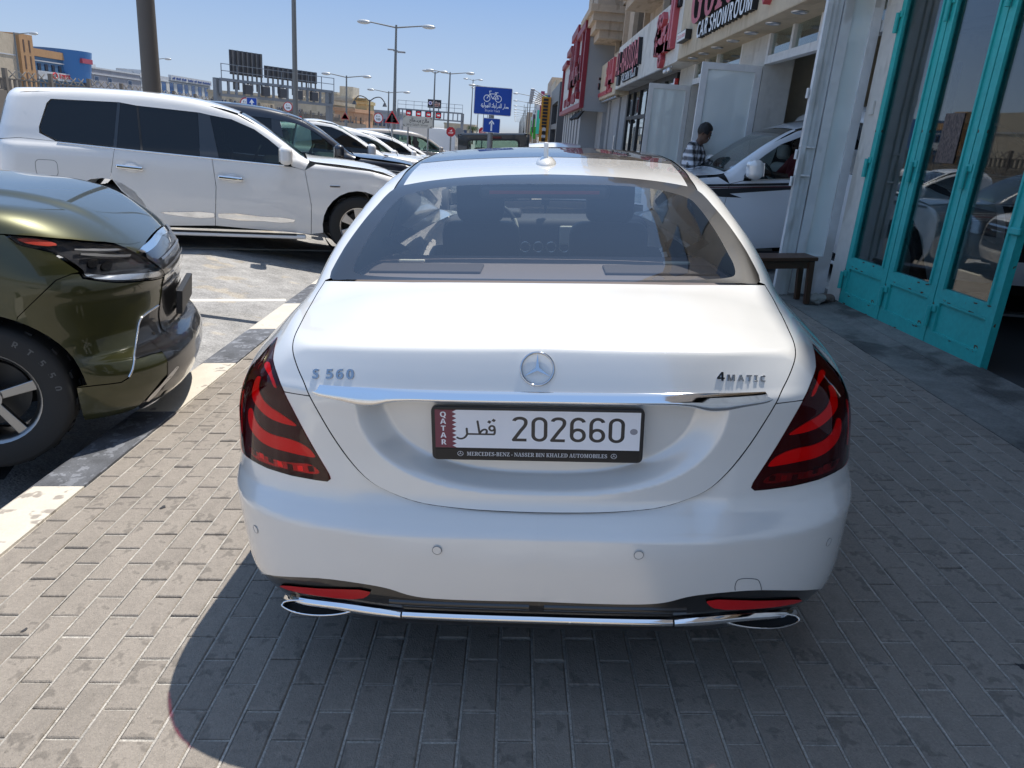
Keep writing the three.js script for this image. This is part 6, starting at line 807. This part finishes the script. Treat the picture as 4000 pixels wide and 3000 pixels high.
  { const t = thing('palm_tree', 'small palm tree showing over the far highway wall', 'tree'); place2(t, -9.6, 160, -1.3); part('trunk', cyl(.12, .18, 2.8, 10, 0, 1.4, 0), std(lin(.10, .07, .04), .9), t); const fr = []; for (let i = 0; i < 16; i++) { const a = i / 16 * 6.283 + rr(-.1, .1), l = rr(1.1, 1.7), up = rr(.1, .7); for (let k = 0; k < 9; k++) { const s2 = k / 9; for (const sd of [-1, 1]) fr.push(new THREE.ConeGeometry(.05, .5, 4, 1).rotateZ(sd * 1.9).translate(sd * .22, 0, 0).rotateX(0).translate(0, up * Math.sin(s2 * 2.2) * 1.3 - s2 * s2 * .8, -l * s2).rotateY(a).translate(0, 2.8, 0)); } } part('crown', merge(fr), std(lin(.05, .085, .03), .8), t); }
  { const t = thing('box_truck', 'white box truck waiting at the junction behind the stop sign', 'truck'); place2(t, -4.3, 44, groundY(44)); part('cargo_box', rbox(1.5, 1.7, 3.2, .04, 0, 1.35, 0), M.whiteSuv, t); part('cab', rbox(1.4, 1.2, 1.2, .1, 0, 1.0, -2.3), M.whiteSuv, t); part('rear_bar', box(1.45, .25, .1, 0, .42, 1.62), std(lin(.09, .02, .02), .6), t); for (const x of [-.55, .55]) for (const z of [.9, -2.2]) part('wheel', cyl(.36, .36, .22, 16).rotateZ(Math.PI / 2).translate(x, .36, z), M.rubber, t); }
  { const t = thing('waiting_car', 'small dark blue car waiting at the junction beside the stop sign', 'car'); place2(t, -2.9, 41, groundY(41)); part('body', rbox(1.4, .5, 2.6, .18, 0, .55, 0), paint(lin(.01, .015, .03)), t); part('cabin', rbox(1.15, .42, 1.5, .18, 0, .95, -.1), M.darkGlass, t); for (const x of [-.5, .5]) { part('tail_lamp', rbox(.22, .1, .05, .02, x, .66, 1.3), M.red, t); for (const z of [.8, -.8]) part('wheel', cyl(.27, .27, .18, 14).rotateZ(Math.PI / 2).translate(x * 1.2, .27, z), M.rubber, t); } }
}
// ---------- people ----------
function netMesh(f, lo, hi, h) { // surface nets
  const n = [0, 1, 2].map(i => Math.ceil((hi[i] - lo[i]) / h) + 1), id = (i, j, k) => (k * n[1] + j) * n[0] + i, v = new Float32Array(n[0] * n[1] * n[2]);
  for (let k = 0; k < n[2]; k++) for (let j = 0; j < n[1]; j++) for (let i = 0; i < n[0]; i++) v[id(i, j, k)] = f(lo[0] + i * h, lo[1] + j * h, lo[2] + k * h);
  const vi = new Int32Array(v.length).fill(-1), pos = [], nor = [], idx = [], E = [[0, 0, 0, 1, 0, 0], [0, 0, 0, 0, 1, 0], [0, 0, 0, 0, 0, 1], [1, 0, 0, 1, 1, 0], [1, 0, 0, 1, 0, 1], [0, 1, 0, 1, 1, 0], [0, 1, 0, 0, 1, 1], [0, 0, 1, 1, 0, 1], [0, 0, 1, 0, 1, 1], [1, 1, 0, 1, 1, 1], [1, 0, 1, 1, 1, 1], [0, 1, 1, 1, 1, 1]];
  for (let k = 0; k < n[2] - 1; k++) for (let j = 0; j < n[1] - 1; j++) for (let i = 0; i < n[0] - 1; i++) {
    let c = 0, x = 0, y = 0, z = 0; for (const e of E) { const a = v[id(i + e[0], j + e[1], k + e[2])], b = v[id(i + e[3], j + e[4], k + e[5])]; if ((a < 0) !== (b < 0)) { const t = a / (a - b); x += e[0] + (e[3] - e[0]) * t; y += e[1] + (e[4] - e[1]) * t; z += e[2] + (e[5] - e[2]) * t; c++; } }
    if (!c) continue; const X = lo[0] + (i + x / c) * h, Y = lo[1] + (j + y / c) * h, Z = lo[2] + (k + z / c) * h, d = .003; vi[id(i, j, k)] = pos.length / 3; pos.push(X, Y, Z); const g = V(f(X + d, Y, Z) - f(X - d, Y, Z), f(X, Y + d, Z) - f(X, Y - d, Z), f(X, Y, Z + d) - f(X, Y, Z - d)).normalize(); nor.push(g.x, g.y, g.z);
  }
  const q = (a, b, c, d, fl) => { if (a < 0 || b < 0 || c < 0 || d < 0) return; fl ? idx.push(a, b, c, a, c, d) : idx.push(a, c, b, a, d, c); };
  for (let k = 1; k < n[2] - 1; k++) for (let j = 1; j < n[1] - 1; j++) for (let i = 1; i < n[0] - 1; i++) { const s = v[id(i, j, k)] < 0; if (s !== (v[id(i + 1, j, k)] < 0)) q(vi[id(i, j - 1, k - 1)], vi[id(i, j, k - 1)], vi[id(i, j, k)], vi[id(i, j - 1, k)], s); if (s !== (v[id(i, j + 1, k)] < 0)) q(vi[id(i - 1, j, k - 1)], vi[id(i - 1, j, k)], vi[id(i, j, k)], vi[id(i, j, k - 1)], s); if (s !== (v[id(i, j, k + 1)] < 0)) q(vi[id(i - 1, j - 1, k)], vi[id(i, j - 1, k)], vi[id(i, j, k)], vi[id(i - 1, j, k)], s); }
  const g = new THREE.BufferGeometry(); g.setAttribute('position', new THREE.Float32BufferAttribute(pos, 3)); g.setAttribute('normal', new THREE.Float32BufferAttribute(nor, 3)); g.setAttribute('uv', new THREE.Float32BufferAttribute(new Float32Array(pos.length / 3 * 2), 2)); g.setIndex(idx); return g;
}
const cap = (x, y, z, a, b, ra, rb) => { const bx2 = b[0] - a[0], by = b[1] - a[1], bz = b[2] - a[2], t = clamp(((x - a[0]) * bx2 + (y - a[1]) * by + (z - a[2]) * bz) / (bx2 * bx2 + by * by + bz * bz), 0, 1); return Math.hypot(x - a[0] - bx2 * t, y - a[1] - by * t, z - a[2] - bz * t) - (ra + (rb - ra) * t); };
const union = (list, k) => (x, y, z) => { let d = 9; for (const [a, b, ra, rb] of list) d = smin(d, cap(x, y, z, a, b, ra, rb), k); return d; };
// faces +z; J holds the joints
function person(label, J, col, o = {}) {
  const g = thing('person', label, 'person'), H = J.head, dn = o.nod ?? 0, cs = Math.cos(dn), sn = Math.sin(dn);
  const hd = (x, y, z) => { const a = x - H[0], b0 = y - H[1], c0 = z - H[2], b = b0 * cs + c0 * sn, c = -b0 * sn + c0 * cs; let d = Math.hypot(a / .074, (b - .02) / .105, (c + .01) / .09) - 1; d *= .08; d = smin(d, cap(a, b, c, [0, -.075, .035], [0, -.085, .055], .048, .034), .04); d = smin(d, cap(a, b, c, [0, .02, .082], [0, -.022, .102], .010, .014), .014); d = smin(d, cap(a, b, c, [-.022, -.05, .088], [.022, -.05, .088], .011, .011), .012); d = smin(d, cap(a, b, c, [0, -.075, .075], [0, -.078, .08], .018, .016), .02); for (const s of [-1, 1]) { d = smin(d, cap(a, b, c, [s * .074, .015, -.008], [s * .078, -.02, -.004], .014, .010), .008); d = smax(d, -(Math.hypot(a - s * .032, b - .012, c - .092) - .016), .012); d = smin(d, cap(a, b, c, [s * .014, .036, .084], [s * .05, .034, .07], .009, .008), .01); } return d; };
  const mid = (a, b, t) => a.map((v, i) => v + (b[i] - v) * t);
  const skin = [[J.neck, mid(J.neck, H, .6), .052, .050], [J.lElb, J.lWri, .042, .028], [J.rElb, J.rWri, .042, .028], [J.lSho, J.lElb, .05, .042], [J.rSho, J.rElb, .05, .042], [mid(J.lSho, J.rSho, .25), mid(J.lSho, J.rSho, .75), .06, .06], [J.chest, J.pelvis, .13, .13], [J.lHip, J.lKne, .08, .055], [J.rHip, J.rKne, .08, .055], [J.lKne, J.lAnk, .055, .036], [J.rKne, J.rAnk, .055, .036], [J.lAnk, [J.lAnk[0], J.lAnk[1] - .05, J.lAnk[2] + .14], .036, .03], [J.rAnk, [J.rAnk[0], J.rAnk[1] - .05, J.rAnk[2] + .14], .036, .03]];
  const bodyF = union(skin, .03), lo = [-.55, -.03, -.6], hi = [.55, 1.85, .75];
  const geos = [netMesh((x, y, z) => smin(bodyF(x, y, z), hd(x, y, z), .02), lo, hi, .020)];
  for (const [w, e, s] of [[J.lWri, J.lElb, 1], [J.rWri, J.rElb, -1]]) { const d = V(w[0] - e[0], w[1] - e[1], w[2] - e[2]).normalize(), sd = V(-d.z, 0, d.x).lengthSq() > .01 ? V(-d.z, 0, d.x).normalize() : V(0, 0, 1), cu = V().crossVectors(d, sd).multiplyScalar(s), p = (a, b, c) => [w[0] + d.x * a + sd.x * b + cu.x * c, w[1] + d.y * a + sd.y * b + cu.y * c, w[2] + d.z * a + sd.z * b + cu.z * c]; const L = [[p(0, 0, 0), p(.085, .0, 0), .028, .034], [p(.02, .022, .01), p(.075, .055, .022), .014, .010], [p(.075, .055, .022), p(.10, .05, .03), .010, .008]];[[-.03, .075, .8], [-.010, .088, 1], [.011, .084, .95], [.03, .07, .75]].forEach(([b, a, l]) => { L.push([p(a, b, 0), p(a + .042 * l, b, .010), .010, .009], [p(a + .042 * l, b, .010), p(a + .07 * l, b, .030), .009, .0075]); }); geos.push(netMesh(union(L, .006), w.map(v => v - .15), w.map(v => v + .15), .006)); }
  const body = part('body', merge(geos), std(col.skin, .6), g);
  const sl = o.sleeve ?? .35; const shirtF = union([[J.chest, mid(J.chest, J.pelvis, .8), .155, .145], [mid(J.lSho, J.rSho, .15), mid(J.lSho, J.rSho, .85), .075, .075], [J.lSho, mid(J.lSho, J.lElb, .95), .068, .058], [J.rSho, mid(J.rSho, J.rElb, .95), .068, .058], ...(o.long ? [[J.lElb, mid(J.lElb, J.lWri, .85), .055, .042], [J.rElb, mid(J.rElb, J.rWri, .85), .055, .042]] : [])], .06);
  const sg = netMesh((x, y, z) => { const w = .004 * Math.sin(y * 46 + x * 19) * Math.sin(z * 40 + x * 11); return smax(smax(shirtF(x, y, z) + w, -(cap(x, y, z, mid(J.neck, H, .1), mid(J.neck, H, 1), .066, .07)), .01), J.pelvis[1] - .06 - y, .01); }, lo, hi, .018);
  if (o.check) { const p = sg.attributes.position, c = []; for (let i = 0; i < p.count; i++) { const a = Math.floor((p.getX(i) + p.getZ(i) * .6 + 5) / .048) % 2, b = Math.floor((p.getY(i) + 5) / .048) % 2, k = a && b ? .015 : a || b ? .16 : .70; c.push(k, k, k * 1.03); } sg.setAttribute('color', new THREE.Float32BufferAttribute(c, 3)); }
  const sm = sh(new THREE.Mesh(sg, o.check ? new THREE.MeshStandardMaterial({ vertexColors: true, roughness: .85 }) : std(col.shirt, .85))); sm.name = 'shirt'; g.add(sm);
  const tr = union([[J.pelvis, [J.pelvis[0], J.pelvis[1] - .06, J.pelvis[2]], .15, .15], [J.lHip, J.lKne, .10, .078], [J.rHip, J.rKne, .10, .078], [J.lKne, J.lAnk, .078, .062], [J.rKne, J.rAnk, .078, .062]], .05); part('trousers', netMesh((x, y, z) => smax(smax(tr(x, y, z), y - J.pelvis[1] - .03, .01), J.lAnk[1] + .0 - y - .02, .01), lo, hi, .022), std(col.trousers, .85), g);
  for (const a of [J.lAnk, J.rAnk]) part('shoe', new THREE.SphereGeometry(1, 18, 12).scale(.052, .042, .14).translate(a[0], a[1] - .04, a[2] + .05), std(lin(.02, .018, .016), .5), g);
  part('hair', netMesh((x, y, z) => { const a = x - H[0], b0 = y - H[1], c0 = z - H[2], b = b0 * cs + c0 * sn, c = -b0 * sn + c0 * cs, e = (Math.hypot(a / .083, (b - .035) / .105, (c + .018) / .099) - 1) * .085 + .004 * Math.sin(a * 90) * Math.sin(c * 80 + b * 60); return smax(e, Math.max(c * .9 - .055 - Math.max(0, b - .06) * .8, -.005 - b - (c < -.02 ? .06 : 0)) , .014); }, H.map((v, i) => v - .16), H.map(v => v + .18), .009), std(lin(.012, .011, .011), .7), g);
  for (const s of [-1, 1]) { const e = V(s * .031, .012, .079); const y = e.y * cs - e.z * sn, z = e.y * sn + e.z * cs; part('eye', new THREE.SphereGeometry(.0115, 12, 8).translate(H[0] + e.x, H[1] + y, H[2] + z), std(lin(.06, .04, .03), .2), g); }
  return g;
}
{
  const stand = { head: [0, 1.56, .10], neck: [0, 1.41, .03], chest: [0, 1.26, 0], pelvis: [0, .94, -.02], lSho: [.19, 1.37, 0], rSho: [-.19, 1.37, 0], lElb: [.25, 1.10, .02], rElb: [-.25, 1.10, .03], lWri: [.23, .88, .14], rWri: [-.23, .88, .15], lHip: [.09, .90, 0], rHip: [-.09, .90, 0], lKne: [.10, .48, .03], rKne: [-.10, .48, .02], lAnk: [.11, .09, 0], rAnk: [-.11, .09, -.02] };
  const p1 = person('man in black and white checked shirt leaning over the bonnet by the showroom', stand, { skin: lin(.13, .07, .045), trousers: lin(.05, .05, .06) }, { check: true, long: true, nod: .45 }); p1.position.set(2.30, .17, -10.72); p1.rotation.y = 1.15;
  const p2 = person('person with dark hair standing behind the white showroom car', { ...stand, head: [0, 1.58, .03] }, { skin: lin(.32, .19, .13), shirt: lin(.4, .4, .42), trousers: lin(.04, .04, .05) }, { nod: .1 }); p2.position.set(2.98, .22, -11.25); p2.rotation.y = -.5; p2.scale.setScalar(1.04);
  const sit = { head: [0, 1.10, .02], neck: [0, .95, -.02], chest: [0, .78, -.04], pelvis: [0, .44, 0], lSho: [.18, .90, -.03], rSho: [-.18, .90, -.03], lElb: [.22, .68, .14], rElb: [-.22, .68, .14], lWri: [.14, .72, .36], rWri: [-.14, .72, .36], lHip: [.09, .42, .05], rHip: [-.09, .42, .05], lKne: [.11, .45, .45], rKne: [-.11, .45, .45], lAnk: [.11, .10, .58], rAnk: [-.11, .10, .58] };
  const p3 = person('driver in dark red shirt at the wheel of the white showroom car', sit, { skin: lin(.10, .055, .038), shirt: lin(.16, .012, .016), trousers: lin(.03, .03, .035) }, { nod: .05 }); p3.position.set(3.22, .60, -9.27); p3.rotation.y = -Math.PI / 2; p3.rotation.z = 0;
}
renderer.render(scene, camera);
